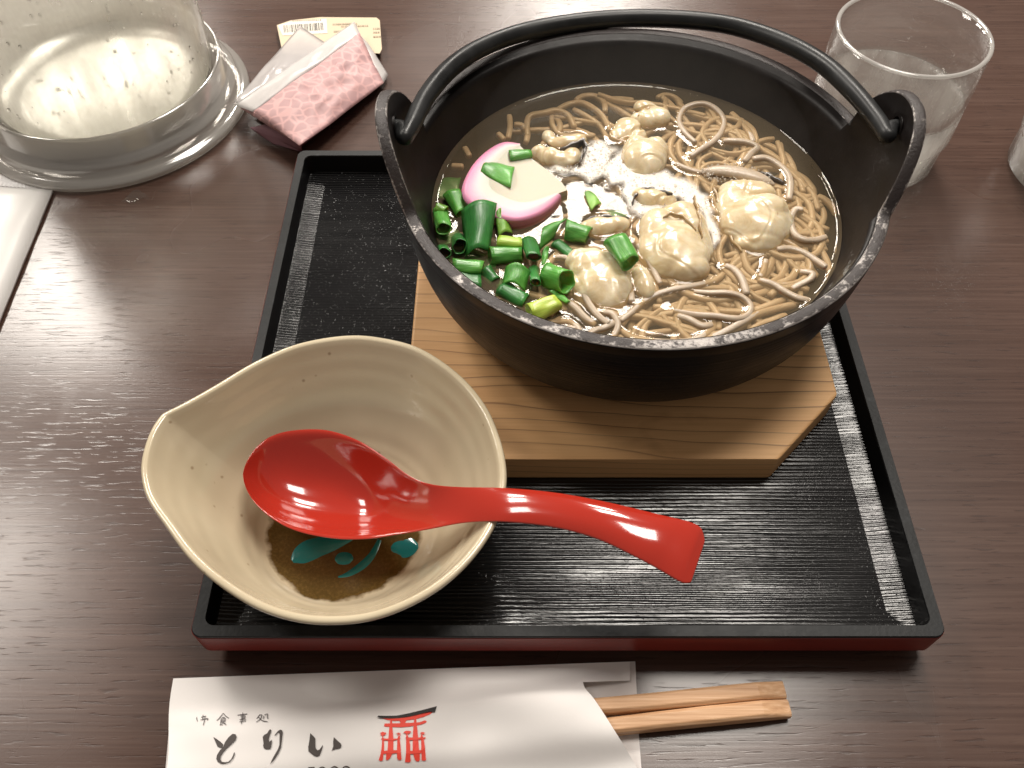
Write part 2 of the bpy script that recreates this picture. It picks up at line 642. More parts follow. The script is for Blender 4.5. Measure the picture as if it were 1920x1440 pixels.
TX0, TX1, TY0, TY1, TZ = -.1144, .1543, .1041, .3689, .0225
FZ = 0.0105                              # tray floor
tray = empty('serving_tray', ((TX0 + TX1) / 2, (TY0 + TY1) / 2, 0), 'square black lacquer tray with red outer sides under the pot and bowl', 'tray')
mb = MB()
mb.grid([rrect(TX0 + .012, TY0 + .012, TX1 - .012, TY1 - .012, .004, 0.0),
         rrect(TX0 + .010, TY0 + .010, TX1 - .010, TY1 - .010, .004, .0065),
         rrect(TX0 + .0012, TY0 + .0012, TX1 - .0012, TY1 - .0012, .004, .0078),
         rrect(TX0 - .0004, TY0 - .0002, TX1 + .0004, TY1 + .0004, .0044, .0085),
         rrect(TX0 - .0005, TY0 - .0002, TX1 + .0005, TY1 + .0005, .0045, TZ - .0016),
         rrect(TX0 + .0002, TY0 + .0002, TX1 - .0002, TY1 - .0002, .004, TZ - .0013)], close_u=True)
mb.build('tray_side', M['red'], tray, smooth=False)
mb = MB()
RW = .0044
mb.grid([rrect(TX0 + .0003, TY0 + .0003, TX1 - .0003, TY1 - .0003, .004, TZ - .0016),
         rrect(TX0, TY0, TX1, TY1, .004, TZ - .0012),
         rrect(TX0, TY0, TX1, TY1, .004, TZ - .0005),
         rrect(TX0 + .0003, TY0 + .0003, TX1 - .0003, TY1 - .0003, .0039, TZ),
         rrect(TX0 + RW - .0002, TY0 + RW - .0002, TX1 - RW + .0002, TY1 - RW + .0002, .0036, TZ),
         rrect(TX0 + RW, TY0 + RW, TX1 - RW, TY1 - RW, .0034, TZ - .0007)], close_u=True)
mb.build('tray_rim', M['tray_rim'], tray, smooth=False)
mb = MB()
mb.grid([rrect(TX0 + RW, TY0 + RW, TX1 - RW, TY1 - RW, .0034, TZ - .0007),
         rrect(TX0 + RW + .0006, TY0 + RW + .0006, TX1 - RW - .0006, TY1 - RW - .0006, .003, FZ + .0014)], close_u=True)
mb.build('inner_wall', simple('black_lacquer', (.004, .004, .0045), .3), tray)
mb = MB()
W0, W1 = RW + .0006, RW + .0095
mb.grid([rrect(TX0 + W0, TY0 + W0, TX1 - W0, TY1 - W0, .003, FZ + .0014),
         rrect(TX0 + W1, TY0 + W1, TX1 - W1, TY1 - W1, .0003, FZ)], close_u=True)
rr = rrect(TX0 + W1, TY0 + W1, TX1 - W1, TY1 - W1, .0003, FZ)
mb.poly(rr)
mb.build('tray_floor', M['tray_floor'], tray, smooth=False)

# ------------------------------------------------------------------ pot board
BZ = FZ + .0150
BXL, BXR = -.0445, .1375
BYF, BYB = .1752, .355
board_out = [(BXL + .018, BYF), (.1065, BYF), (BXR, .2072), (BXR, .325), (.11, BYB), (-.02, BYB), (BXL, .325), (BXL, .203)]
mb = MB()
mb.prism([(x, y, FZ) for x, y in board_out], [(x, y, BZ) for x, y in board_out])
tag(mb.build('pot_board', M['board'], smooth=False, bevel=.0011),
    'pale wooden board with cut corners and dark growth lines beneath the iron pot', 'board')

# ------------------------------------------------------------------ iron pot
PC = Vector((.0535, .2826))
PRX, PRY = .1012, .0990                  # outer rim
ZB, ZR = BZ, .0855
ZS = .0630                               # broth level
THK = .0048


def pot_s(z):
    u = max(0, (z - ZB) / (ZR - ZB))
    return .60 + .40 * u ** .27 + .030 * math.sin(PI * u ** .6) if u <= 1 else 1.0 + .12 * (u - 1)


def pot_in(z):
    u = max(0, (z - ZB) / (ZR - ZB))
    return .58 + (.42 - THK / .099) * u ** .5 if u <= 1 else pot_s(z) - THK / .099


def pot_pt(th, s, z):
    return Vector((PC.x + PRX * s * math.cos(th), PC.y + PRY * s * math.sin(th), z))


def ear_h(th):
    h = 0
    for c in (0, PI):
        d = (th - c + PI) % (2 * PI) - PI
        front = (d < 0) if c == 0 else (d > 0)
        d = abs(math.degrees(d))
        wd = 19.0 if front else 16.0
        if d < wd:
            q = d / wd
            h = .0285 * ((1 - q ** 2.2) ** (.95 if front else .55))
    return h


thetas = []
for k in range(360):
    thetas.append(2 * PI * k / 360)
KIN = 1 - THK / .099
outer_z = [ZB + (ZR - ZB) * (k / 26) ** 2.6 for k in range(27)]
rows_o, rows_i, rows_r, rows_iu = [], [], [], []
pot = empty('iron_pot', (PC.x, PC.y, ZB), 'black cast iron pot with ear lugs and a worn silver rim, full of noodle soup', 'pot')


def pot_col(th, inner):
    top = ZR + ear_h(th)
    col = []
    for k, z in enumerate(outer_z):
        s = pot_in(z) if inner else pot_s(z)
        zz = z
        if inner:
            zz = z + (.003 if k == 0 else .003 * (1 - k / 26))
        col.append(pot_pt(th, s, zz))
    for k in range(1, 9):
        z = ZR + (top - .0006 - ZR) * k / 8
        s = pot_s(max(z, ZR)) - ((1 - KIN) if inner else 0)
        col.append(pot_pt(th, s, z))
    return col


mb = MB()
oc = [pot_col(t, False) for t in thetas]
mb.grid([list(r) for r in zip(*oc)], close_u=True)
mb.fan([c[0] for c in oc], (PC.x, PC.y, ZB), flip=True)
body_o = mb.build('pot_wall', M['iron_out'], pot)
mb = MB()
ic = [pot_col(t, True) for t in thetas]
mb.grid([list(r) for r in zip(*ic)], close_u=True, flip=True)
mb.fan([c[0] for c in ic], (PC.x, PC.y, ZB + .003))
body_i = mb.build('pot_inside', M['iron_in'], pot)
mb = MB()
RIM_T = ((0, 0, .5), (.05, .0006, 1), (.16, .0009, .15), (.5, .0010, 0), (.84, .0009, .15), (.95, .0006, 1), (1, 0, .5))
rows = [[] for _ in RIM_T]
for t, a, b in zip(thetas, oc, ic):
    oo, ii = a[-1], b[-1]
    for r_, (k, dz, e) in zip(rows, RIM_T):
        jit = .00016 * noise.noise(Vector((oo.x * 420, oo.y * 420, k * 3)))
        r_.append(lerp(oo, ii, k) + Vector((0, 0, dz + (jit if 0 < k < 1 else 0))))
mb.grid(rows, close_u=True)
rim_o = mb.build('pot_rim', M['rim'], pot, merge=False)
ca = rim_o.data.attributes.new('edge', 'FLOAT', 'POINT')
for q_ in range(len(rim_o.data.vertices)):
    ca.data[q_].value = RIM_T[q_ // len(thetas)][2]

# holes through the ears (cut with a small cylinder)
HZ = .1035
for nm, ob in (('o', body_o), ('i', body_i)):
    bmh = bmesh.new()
    bmh.from_mesh(ob.data)
    kill = []
    for f in bmh.faces:
        c = f.calc_center_median() + pot.location
        if math.hypot(c.y - PC.y, c.z - HZ) < .0043 and c.z > ZR + .005:
            kill.append(f)
    bmesh.ops.delete(bmh, geom=kill, context='FACES')
    bmh.to_mesh(ob.data)
    bmh.free()
for sx in (-1, 1):
    s = pot_s(HZ)
    x0, x1 = PC.x + sx * PRX * s, PC.x + sx * PRX * (s - (1 - KIN))
    mb = MB()
    mb.grid([[Vector((xx, PC.y + .0044 * math.cos(a), HZ + .0044 * math.sin(a))) for a in [2 * PI * k / 24 for k in range(24)]]
             for xx in (x0, x1)], close_u=True)
    mb.grid([[Vector((x1 - sx * .0002, PC.y + rr_ * math.cos(a), HZ + rr_ * math.sin(a))) for a in [2 * PI * k / 24 for k in range(24)]]
             for rr_ in (.0042, .0056)], close_u=True)
    mb.build('lug_hole', M['iron_in'], pot)

# handle lying back on the rim
hx_l, hx_r = PC.x - PRX, PC.x + PRX
hinge = Vector((0, PC.y, HZ))
apex = Vector((0, .3785, ZR + .0036))
nrm = (apex - hinge).cross(Vector((1, 0, 0))).normalized()


def on_plane(px, py):
    a = at(px, py, 0.0)
    o = Vector((0, 0, CAM_H))
    d = a - o
    t = (hinge - o).dot(nrm) / d.dot(nrm)
    return o + d * t


hp = [Vector((hx_l - .004, PC.y, HZ)), Vector((hx_l + .003, PC.y, HZ))]
for q in ((758, 258), (772, 236), (800, 180), (848, 125), (910, 86), (1000, 56), (1120, 38), (1240, 35), (1360, 46), (1460, 76), (1540, 118), (1600, 172), (1645, 226), (1664, 254)):
    hp.append(on_plane(*q))
hp += [Vector((hx_r - .003, PC.y, HZ)), Vector((hx_r + .004, PC.y, HZ))]
mb = MB()
mb.tube(smooth_path(hp, 10), lambda u: .0029 + .0013 * sstep(.05, .3, u) * sstep(.95, .7, u), 16)
mb.build('handle', M['handle'], pot)

# ------------------------------------------------------------------ broth
PIN = pot_in(ZS)
bumps = []                               # things that break the surface: (x, y, radius, lift)


def wall_s(th):
    return PIN


def in_pot(p, s=.96):
    return ((p.x - PC.x) / (PRX * PIN)) ** 2 + ((p.y - PC.y) / (PRY * PIN)) ** 2 < s * s


# ------------------------------------------------------------------ noodles
NR = .00150
Z5 = lambda pts: [(1160 + x / 4.174, 160 + y / 4.174) for x, y in pts]
Z7 = lambda pts: [(1160 + x / 4.174, 380 + y / 4.174) for x, y in pts]
Z6 = lambda pts: [(780 + x / 4.174, 380 + y / 4.174) for x, y in pts]
Z4 = lambda pts: [(780 + x / 4.174, 160 + y / 4.174) for x, y in pts]
# (points, height above the broth, label)
traced = [
    (Z5([(600, 450), (520, 380), (470, 290), (500, 200), (580, 155), (680, 150), (770, 200), (820, 280), (800, 370), (740, 440), (650, 500), (560, 560)]), .0012, 'soba noodle standing in a round loop by the back wall'),
    (Z5([(880, 220), (960, 300), (1020, 380), (1050, 450)]), .0002, 'loose soba noodle end sticking out towards the dark back wall'),
    (Z5([(820, 440), (900, 440), (1000, 450), (1080, 490), (1030, 540), (980, 600)]), .0016, 'frothy curled soba noodle between the round loop and the right oyster'),
    (Z5([(1050, 580), (1150, 575), (1250, 630), (1320, 700), (1340, 780), (1330, 900)]), .0014, 'soba noodle hooked over behind the right oyster'),
    (Z5([(1320, 680), (1430, 770), (1520, 860), (1560, 980)]), -.001, 'soba noodle running down beside the hooked noodle behind the right oyster'),
    (Z5([(1260, 460), (1275, 540), (1300, 620)]), -.001, 'soba noodle end poking up by the wall at the far right back'),
    (Z5([(1440, 980), (1380, 980), (1345, 1060), (1370, 1160), (1440, 1210), (1540, 1215), (1620, 1190)]), .0016, 'soba noodle bent like a hook right of the right oyster'),
    (Z5([(1560, 870), (1650, 930), (1720, 1040), (1740, 1180), (1710, 1330)]), -.0008, 'soba noodle lying along the right pot wall'),
    (Z7([(1230, 370), (1100, 400), (980, 450), (900, 500)]), -.0004, 'soba noodle dipping under the right oyster into the front tangle'),
    (Z7([(1240, 370), (1340, 365), (1450, 400), (1560, 470), (1620, 510)]), .0013, 'soba noodle with a glossy tip below the right oyster'),
    (Z7([(830, 500), (900, 530), (960, 600), (1000, 720)]), .0014, 'short soba noodle with a pale tip in the middle of the front tangle'),
    (Z7([(1090, 610), (1200, 640), (1300, 700), (1400, 750), (1490, 770)]), .0013, 'soba noodle slanting down right to the end of the front tangle'),
    (Z7([(590, 700), (700, 710), (850, 710), (960, 740), (1030, 810), (1010, 880), (920, 910), (760, 890), (600, 880), (430, 850)]), .0015, 'soba noodle making the wide flat hairpin at the front'),
    (Z7([(270, 820), (450, 830), (650, 840), (850, 855), (1030, 855), (1200, 800), (1300, 760)]), -.0012, 'long straight soba noodle crossing inside the wide flat hairpin'),
    (Z7([(20, 960), (100, 860), (240, 750), (400, 690), (560, 660), (740, 620), (820, 560)]), .0008, 'thick soba noodle sweeping up from the front rim to the middle'),
    (Z7([(150, 870), (300, 880), (460, 870)]), -.001, 'short soba noodle lying left of the wide flat hairpin'),
    (Z7([(20, 1000), (100, 1060), (250, 1090), (420, 1100), (600, 1080), (720, 1000), (740, 940)]), .0004, 'soba noodle curving along the front rim'),
    (Z7([(650, 1090), (800, 1030), (950, 950), (1080, 880), (1250, 830), (1380, 800)]), .0002, 'long soba noodle rising from the front rim towards the right wall'),
    (Z7([(100, 1000), (220, 950), (340, 920), (430, 920)]), -.0015, 'faint soba noodle left of the hairpin, low in the broth'),
    (Z7([(450, 890), (550, 920), (650, 970), (730, 960)]), .0008, 'soba noodle with a pale stub below the wide flat hairpin'),
    (Z7([(740, 700), (780, 650), (850, 640), (920, 680), (950, 730)]), -.0012, 'soba noodle arched under the top of the wide flat hairpin'),
    (Z7([(1150, 450), (1130, 540), (1100, 590)]), .001, 'short soba noodle stub with a shiny cut end'),
    (Z7([(1390, 420), (1390, 520), (1340, 600), (1240, 640)]), -.001, 'soba noodle curving down beneath the shiny cut stub'),
    (Z7([(1350, 680), (1430, 640), (1500, 600), (1510, 560), (1420, 545)]), .0014, 'soba noodle curled up tight at the right front'),
    (Z7([(1560, 350), (1620, 450), (1650, 560), (1620, 680), (1560, 750)]), -.0012, 'soba noodle bending along the lower right wall of the pot'),
    (Z7([(1210, 920), (1320, 920), (1440, 880), (1490, 800)]), -.002, 'soba noodle near the rim at the lower right, half sunk'),
    (Z6([(1090, 430), (1180, 440), (1250, 500), (1290, 600), (1310, 700), (1360, 800), (1430, 890), (1510, 950)]), .0018, 'soba noodle draped down over the front left oyster'),
    (Z6([(1140, 760), (1240, 820), (1320, 900), (1400, 960)]), .0006, 'soba noodle coming out under the front left oyster'),
    (Z6([(1600, 930), (1700, 850), (1800, 760), (1920, 700)]), .001, 'soba noodle leaving the front rim for the gap between front oysters'),
    (Z6([(1470, 860), (1540, 880), (1580, 960), (1550, 1040), (1500, 1100)]), .0012, 'soba noodle arching over to the front rim below the oysters'),
    (Z6([(960, 970), (1080, 940), (1200, 940), (1270, 990), (1280, 1060)]), .0004, 'soba noodle curving below the lime spring onion'),
    (Z6([(1300, 1080), (1390, 1010), (1480, 980), (1560, 940)]), .001, 'soba noodle crossing beneath the noodle arch at the front rim'),
    (Z6([(1080, 1030), (1180, 990), (1250, 1000)]), .0008, 'short soba noodle right beside the front rim below the lime spring onion'),
    (Z6([(640, 600), (660, 680), (760, 770), (850, 830)]), -.004, 'soba noodle showing between the lower left spring onions'),
    (Z6([(960, 560), (980, 650), (990, 730)]), -.003, 'soba noodle showing beside the open mouthed spring onion'),
    (Z6([(1660, 480), (1650, 600), (1680, 700), (1690, 780)]), .001, 'pale soba noodle beside the spring onion on the front left oyster'),
    (Z6([(1740, 330), (1820, 460), (1870, 560), (1910, 640)]), .0016, 'soba noodle running between the two front oysters'),
    (Z4([(730, 240), (735, 330), (720, 420)]), -.001, 'straight upright soba noodle at the back left above the fish cake'),
    (Z4([(770, 310), (830, 320), (870, 380), (860, 450)]), -.002, 'soba noodle looped small just above the fish cake'),
    (Z4([(870, 400), (870, 290), (900, 240), (1000, 220), (1100, 200), (1190, 240), (1240, 330)]), -.0016, 'soba noodle arching behind the pink edged fish cake'),
    (Z4([(1110, 190), (1200, 150), (1300, 140), (1400, 190), (1470, 260), (1520, 360)]), -.0012, 'soba noodle making the long arch at the back left'),
    (Z4([(1250, 120), (1310, 90), (1400, 90), (1470, 140), (1480, 210)]), -.0015, 'soba noodle bent near the back wall glint'),
    (Z4([(1060, 240), (1070, 320), (1130, 390), (1250, 400), (1380, 400)]), -.003, 'soba noodle under the long arch at the back left'),
    (Z4([(1150, 365), (1280, 375), (1400, 400)]), -.004, 'short soba noodle below the long arch, above the slim oyster strip'),
    (Z4([(1480, 110), (1600, 110), (1700, 120)]), -.002, 'soba noodle lying flat at the very back beside the glint'),
    (Z4([(640, 380), (690, 430)]), -.0012, 'short soba stub poking out behind the fish cake'),
    (Z4([(380, 490), (420, 560)]), -.0012, 'single soba stub between fish cake and left pot wall'),
    (Z4([(280, 635), (370, 640)]), -.0012, 'single short soba stub nearest the left pot wall'),
    (Z4([(1230, 190), (1340, 250), (1450, 330), (1500, 440)]), -.003, 'long soba noodle slanting under the arches at the back left'),
    (Z5([(300, 100), (360, 80), (430, 95), (490, 140)]), -.0012, 'soba noodle curving right of the glassy white oyster'),
    (Z5([(350, 150), (430, 180), (520, 200)]), -.002, 'soba noodle running into the round loop from the left'),
    (Z5([(460, 560), (480, 470), (530, 400)]), -.002, 'soba noodle rising from the froth to the round loop'),
    (Z5([(370, 560), (450, 620), (540, 660), (640, 690)]), .0006, 'soba noodle lying on the water between back oyster and right oyster'),
]
NG = 'soba noodles in the broth'
DEF = 'tan soba noodle tangled with the others in the broth'
nrand = random.Random(3)


def noodle(pts, label, r=NR):
    mb_ = MB()
    e = nrand.uniform(.9, 1.12)
    mb_.tube(pts, lambda u: r * e * (.82 + .18 * min(1, u * 9, (1 - u) * 9)), 12, square=.10, twist=nrand.uniform(-.02, .02))
    tag(mb_.build('soba_noodle', M['noodle']), label, 'noodle', NG)


for pts, h, lab in traced:
    ph = nrand.uniform(0, 6)
    w3 = []
    for i, (x, y) in enumerate(pts):
        p = at(x, y, ZS + h - .0016 + .0006 * math.sin(ph + i * 1.3))
        w3.append(p)
    if len(w3) == 2:
        w3 = [w3[0], (w3[0] + w3[1]) / 2, w3[1]]
    noodle(smooth_path(w3, 7), lab or DEF)
    if h > .0003:
        for p in smooth_path(w3, 3):
            bumps.append((p.x, p.y, NR * .9, .00035))


def rnd_noodle(cx, cy, spread, zlo, zhi, n, lab, turn=.5):
    made = 0
    tries = 0
    while made < n and tries < n * 40:
        tries += 1
        p = at(nrand.gauss(cx, spread), nrand.gauss(cy, spread * .6), nrand.uniform(zlo, zhi))
        a = nrand.uniform(0, 2 * PI)
        k = nrand.uniform(-turn, turn)
        pts = []
        dz = nrand.uniform(-.0002, .0002)
        for i in range(nrand.randint(14, 34)):
            lim = pot_in(p.z) - .03
            if ((p.x - PC.x) / (PRX * lim)) ** 2 + ((p.y - PC.y) / (PRY * lim)) ** 2 > 1:
                break
            pts.append(p.copy())
            a += k * .55 + nrand.uniform(-.14, .14)
            k = max(-turn, min(turn, k + nrand.uniform(-.14, .14)))
            p = p + Vector((math.cos(a), math.sin(a), 0)) * .0036
            p.z = min(zhi, max(zlo, p.z + dz + nrand.uniform(-.0003, .0003)))
        if len(pts) < 6:
            continue
        noodle(smooth_path(pts, 3), lab)
        made += 1


rnd_noodle(1400, 540, 110, ZS - .0052, ZS - .0016, 46, 'tan soba noodle just under the broth in the front right tangle')
rnd_noodle(1400, 560, 110, ZS - .0115, ZS - .0052, 36, 'darker soba noodle deeper under the front right tangle')
rnd_noodle(1510, 380, 55, ZS - .0060, ZS - .0016, 32, 'tan soba noodle between the right oyster and the right pot wall')
rnd_noodle(1500, 400, 70, ZS - .0120, ZS - .0060, 12, 'sunken soba noodle under the hooked noodles by the right pot wall')
rnd_noodle(1375, 245, 50, ZS - .0060, ZS - .0016, 30, 'tan soba noodle under the round loop at the back right')
rnd_noodle(1110, 245, 60, ZS - .0070, ZS - .0030, 9, 'brown soba noodle sunk behind the fish cake at the back left')
rnd_noodle(1130, 600, 50, ZS - .0070, ZS - .0016, 16, 'tan soba noodle at the front rim between lime spring onion and tangle')
rnd_noodle(1230, 440, 140, ZS - .0170, ZS - .0100, 26, 'soba noodle deep under the oysters and froth')


# ------------------------------------------------------------------ oysters
def blob(name, lobes, seed, label, frills=(), mat='oyster', rough=1.0):
    """lobes: (pixel x, y, height, rx, ry, rz, turn) joined into one soft body"""
    c0 = at(lobes[0][0], lobes[0][1], ZS + lobes[0][2])
    root = empty(name, c0, label, 'oyster', 'oysters in the soup')
    bm = bmesh.new()
    for x, y, h, rx, ry, rz, rot in lobes:
        m_ = Matrix.Translation(at(x, y, ZS + h) - c0) @ Matrix.Rotation(rot, 4, 'Z') @ Matrix.Diagonal((rx, ry, rz, 1))
        bmesh.ops.create_icosphere(bm, subdivisions=4, radius=1, matrix=m_)
        bumps.append((at(x, y, ZS + h).x, at(x, y, ZS + h).y, (rx + ry) / 2 * .93, .0006))
    me = bpy.data.meshes.new('lobes')
    bm.to_mesh(me)
    bm.free()
    o = bpy.data.objects.new('flesh', me)
    COL.objects.link(o)
    md = o.modifiers.new('join', 'REMESH')
    md.mode, md.voxel_size, md.use_smooth_shade = 'VOXEL', .0005, True
    sm_ = o.modifiers.new('soft', 'SMOOTH')
    sm_.factor, sm_.iterations = .5, 9
    dg = bpy.context.evaluated_depsgraph_get()
    me2 = bpy.data.meshes.new_from_object(o.evaluated_get(dg))
    me2.name = 'flesh'
    o.modifiers.clear()
    o.data = me2
    bpy.data.meshes.remove(me)
    off = Vector((seed * 3.1, seed * 1.7, seed * .9))
    nor = [v.normal.copy() for v in me2.vertices]
    for v, n_ in zip(me2.vertices, nor):
        p = v.co * 95 + off
        d = noise.noise(p) * .0010 + noise.noise(p * 2.3) * .0003
        fold_ = abs(noise.noise(v.co * 62 + off * 2))
        d -= .00045 * sstep(.11, 0, fold_) * rough
        d += .0002 * sstep(.05, .11, fold_) * sstep(.22, .12, fold_) * rough
        v.co = v.co + n_ * d
    for p in me2.polygons:
        p.use_smooth = True
    me2.materials.clear()
    me2.materials.append(M[mat])
    o.parent = root
    for fp, z, wd, fm in frills:
        pts = smooth_path([at(x, y, z) for x, y in fp], 8)
        mbf = MB()
        rows = []
        for i, p in enumerate(pts):
            t = (pts[min(i + 1, len(pts) - 1)] - pts[max(i - 1, 0)]).normalized()
            sd = Vector((-t.y, t.x, 0))
            e = math.sin(PI * i / (len(pts) - 1)) ** .5
            wv = sd * (.0006 * math.sin(i * .9 + seed)) * e
            up = Vector((0, 0, 1)) + sd * .3
            rows.append([p + wv - up * wd * 1.3, p + wv * .4 + sd * .0006 * e, p + wv + up * wd * .55 * e, p + wv * .5 - sd * .0006 * e])
        mbf.grid(rows, close_u=True)
        mbf.build('frill', M[fm], root)
    return root


ZO = ZS
blob('oyster', [(1263, 470, -.001, .0150, .0180, .0092, .15), (1233, 432, 0, .0085, .0120, .0072, -.3), (1290, 425, 0, .0085, .0100, .0072, .4),
                (1275, 405, .001, .0085, .0062, .0062, 0), (1312, 440, -.001, .0045, .0150, .0060, .1), (1280, 505, -.001, .0110, .0075, .0070, 0), (1226, 480, -.002, .0060, .0100, .0055, 0)],
     1.0, rough=.35, label='largest plump cream oyster at the front, with a brown lined fold',
     frills=[([(1302, 366), (1308, 390), (1313, 415), (1318, 445)], ZO + .0066, .0016, 'frill_tan'), ([(1243, 408), (1258, 400), (1284, 408), (1306, 432)], ZO + .0072, .0011, 'frill_tan')])
blob('oyster', [(1415, 420, -.001, .0155, .0150, .0088, .2), (1432, 400, .0005, .0105, .0095, .0078, .3), (1375, 385, -.001, .0085, .0125, .0058, -.2), (1400, 362, -.001, .0130, .0062, .0055, -.1),
                (1418, 455, -.0015, .0105, .0070, .0062, 0), (1462, 420, -.002, .0055, .0110, .0058, 0)],
     2.3, rough=.4, label='round plump cream oyster at the right, ringed by noodles',
     frills=[([(1338, 345), (1345, 372), (1356, 398)], ZO + .0012, .0012, 'frill_tan'), ([(1358, 425), (1372, 448), (1392, 472)], ZO + .0004, .0012, 'frill_tan'), ([(1392, 380), (1420, 372), (1450, 385), (1458, 410)], ZO + .0058, .0010, 'frill_tan'), ([(1425, 322), (1445, 330), (1470, 343)], ZO + .0012, .0016, 'frill')])
blob('oyster', [(1207, 300, 0, .0105, .0120, .0080, -.2), (1190, 282, 0, .0055, .0085, .0060, -.5), (1228, 282, -.0005, .0055, .0075, .0058, .4), (1205, 325, -.001, .0085, .0050, .0050, 0)],
     3.1, rough=.5, label='cream oyster at the back, above the white foam',
     frills=[([(1168, 306), (1170, 280), (1188, 262), (1215, 256)], ZO + .0022, .0012, 'frill_tan')])
blob('oyster', [(1132, 530, -.002, .0120, .0155, .0074, .15), (1110, 500, -.0005, .0095, .0085, .0066, .5), (1150, 500, -.001, .0085, .0080, .0060, 0), (1095, 545, -.003, .0060, .0100, .0050, .2), (1085, 488, -.0005, .0060, .0045, .0050, .3)],
     4.7, rough=.4, label='flat cream oyster at the front left, beside the chopped spring onion')
blob('oyster', [(1207, 538, -.0005, .0042, .0075, .0046, .2), (1200, 520, -.0005, .0036, .0050, .0040, .2)], 5.2, 'small narrow oyster lobe between the two front oysters', rough=.4)
blob('oyster', [(1032, 296, .0005, .0062, .0048, .0045, -.4), (1055, 302, .0003, .0068, .0045, .0045, -.1), (1072, 296, 0, .0048, .0050, .0038, .2), (1012, 286, .0003, .0042, .0040, .0038, -.5)],
     6.4, 'tan oyster with a dark grey frill behind the fish cake',
     frills=[([(1050, 280), (1070, 272), (1094, 264), (1098, 278), (1092, 292), (1086, 306)], ZO + .0030, .0020, 'frill')])
blob('oyster', [(1060, 268, .0003, .0085, .0036, .0036, .05), (1030, 258, 0, .0035, .0048, .0034, .2), (1082, 262, 0, .0045, .0032, .0030, 0)], 7.4, 'slim pale oyster strip behind the tan dark frilled oyster', rough=.5)
blob('oyster', [(1224, 376, .0003, .0080, .0055, .0048, 0), (1203, 372, .0003, .0045, .0048, .0042, 0), (1250, 376, -.0003, .0045, .0050, .0036, 0)], 8.8, 'small oyster with a dark brown rim poking through the foam',
     frills=[([(1184, 380), (1194, 364), (1213, 353), (1236, 358), (1262, 362)], ZO + .0038, .0014, 'frill')])
blob('oyster', [(1130, 426, 0, .0108, .0045, .0042, .08), (1155, 424, 0, .0060, .0044, .0042, 0)], 9.5, 'finger shaped oyster piece between spring onion and foam', rough=.5,
     frills=[([(1095, 413), (1120, 407), (1150, 406), (1174, 411)], ZO + .0026, .0014, 'frill')])
blob('oyster', [(1212, 205, 0, .0062, .0045, .0040, -.4), (1235, 220, .0003, .0062, .0062, .0044, -.5), (1210, 226, 0, .0068, .0050, .0040, 0)], 10.1, 'glassy white oyster at the very back of the soup',
     frills=[([(1196, 217), (1210, 206), (1230, 204), (1246, 211)], ZO + .0034, .0010, 'frill_tan')])
blob('oyster', [(1178, 243, -.001, .0080, .0070, .0036, .6), (1160, 255, -.0015, .0050, .0050, .0034, .6), (1195, 255, -.001, .0050, .0045, .0034, .6)], 11.9, 'yellow crinkled oyster at the back, left of the glassy one', rough=1.6)

# ------------------------------------------------------------------ fish cake
arc = [(975, 268), (945, 265), (915, 280), (888, 306), (870, 338), (866, 362), (878, 382), (908, 398), (945, 410), (975, 412), (1008, 402), (1035, 384), (1052, 366)]
flat = [(1064, 356), (1052, 340), (1025, 318), (998, 298), (982, 280)]


def fat(x, y, dz=0.0):
    q = at(x, y, ZS + .003)
    for _ in range(5):
        q = at(x, y, ZS + .0034 - .085 * (q.x - .020) + dz)
    return q


arcs = smooth_path([Vector((x, y, 0)) for x, y in arc], 5)
arc_o = [fat(p.x, p.y) for p in arcs]
cen_px = (968, 335)
fc = empty('fish_cake_slice', at(960, 345, ZS - .004), 'white half moon fish cake slice with a pink edge among the spring onions', 'fish cake')
inner = []
for i, p in enumerate(arcs):
    k = .46 * math.sin(PI * (i + .5) / len(arcs)) ** .45
    inner.append(fat(lerp(p.x, cen_px[0] + 12, k), lerp(p.y, cen_px[1] - 6, k), .0002))
flat_p = [fat(x, y, .0002) for x, y in flat]
DR = Vector((.0005, .001, -.0062))
mb = MB()
body = inner + flat_p
mb.prism([p + DR for p in body], body)
mb.build('fish_cake_body', M['fish_white'], fc, smooth=False)


def m_skin():
    t = NT('pink_skin').set(Roughness=.4, Subsurface_Weight=.3, Subsurface_Scale=.003)
    a = t.n('ShaderNodeAttribute'); a.attribute_name = 'edge'
    t.to(t.ramp(a.outputs['Fac'], [(0.0, (.60, .55, .44)), (.30, (.63, .50, .45)), (.60, (.74, .40, .50)), (.85, (.78, .32, .50)), (1.0, (.72, .28, .42))]), 'Base Color')
    return t.m


mb = MB()
rows, vals = [], []
up = Vector((0, 0, 1))
for k in range(6):
    rows.append([lerp(i_, o_, k / 5) + up * (.0004 * math.sin(PI * k / 5) - .0004 * (k / 5) ** 3) for i_, o_ in zip(inner, arc_o)]); vals.append(k / 5)
for k in range(1, 4):
    rows.append([o_ + DR * (k / 3) + (Vector((0, 0, 0))) for o_ in arc_o]); vals.append(1.0)
n_c = len(arc_o)
mb.grid(rows)
skin = mb.build('pink_skin', m_skin(), fc, merge=False)
ca = skin.data.attributes.new('edge', 'FLOAT', 'POINT')
for i in range(len(skin.data.vertices)):
    ca.data[i].value = vals[i // n_c]
bumps.append((arc_o[len(arc_o) // 2].x + .02, arc_o[len(arc_o) // 2].y, .021, .0004))

# ------------------------------------------------------------------ spring onion
SPX = .000222


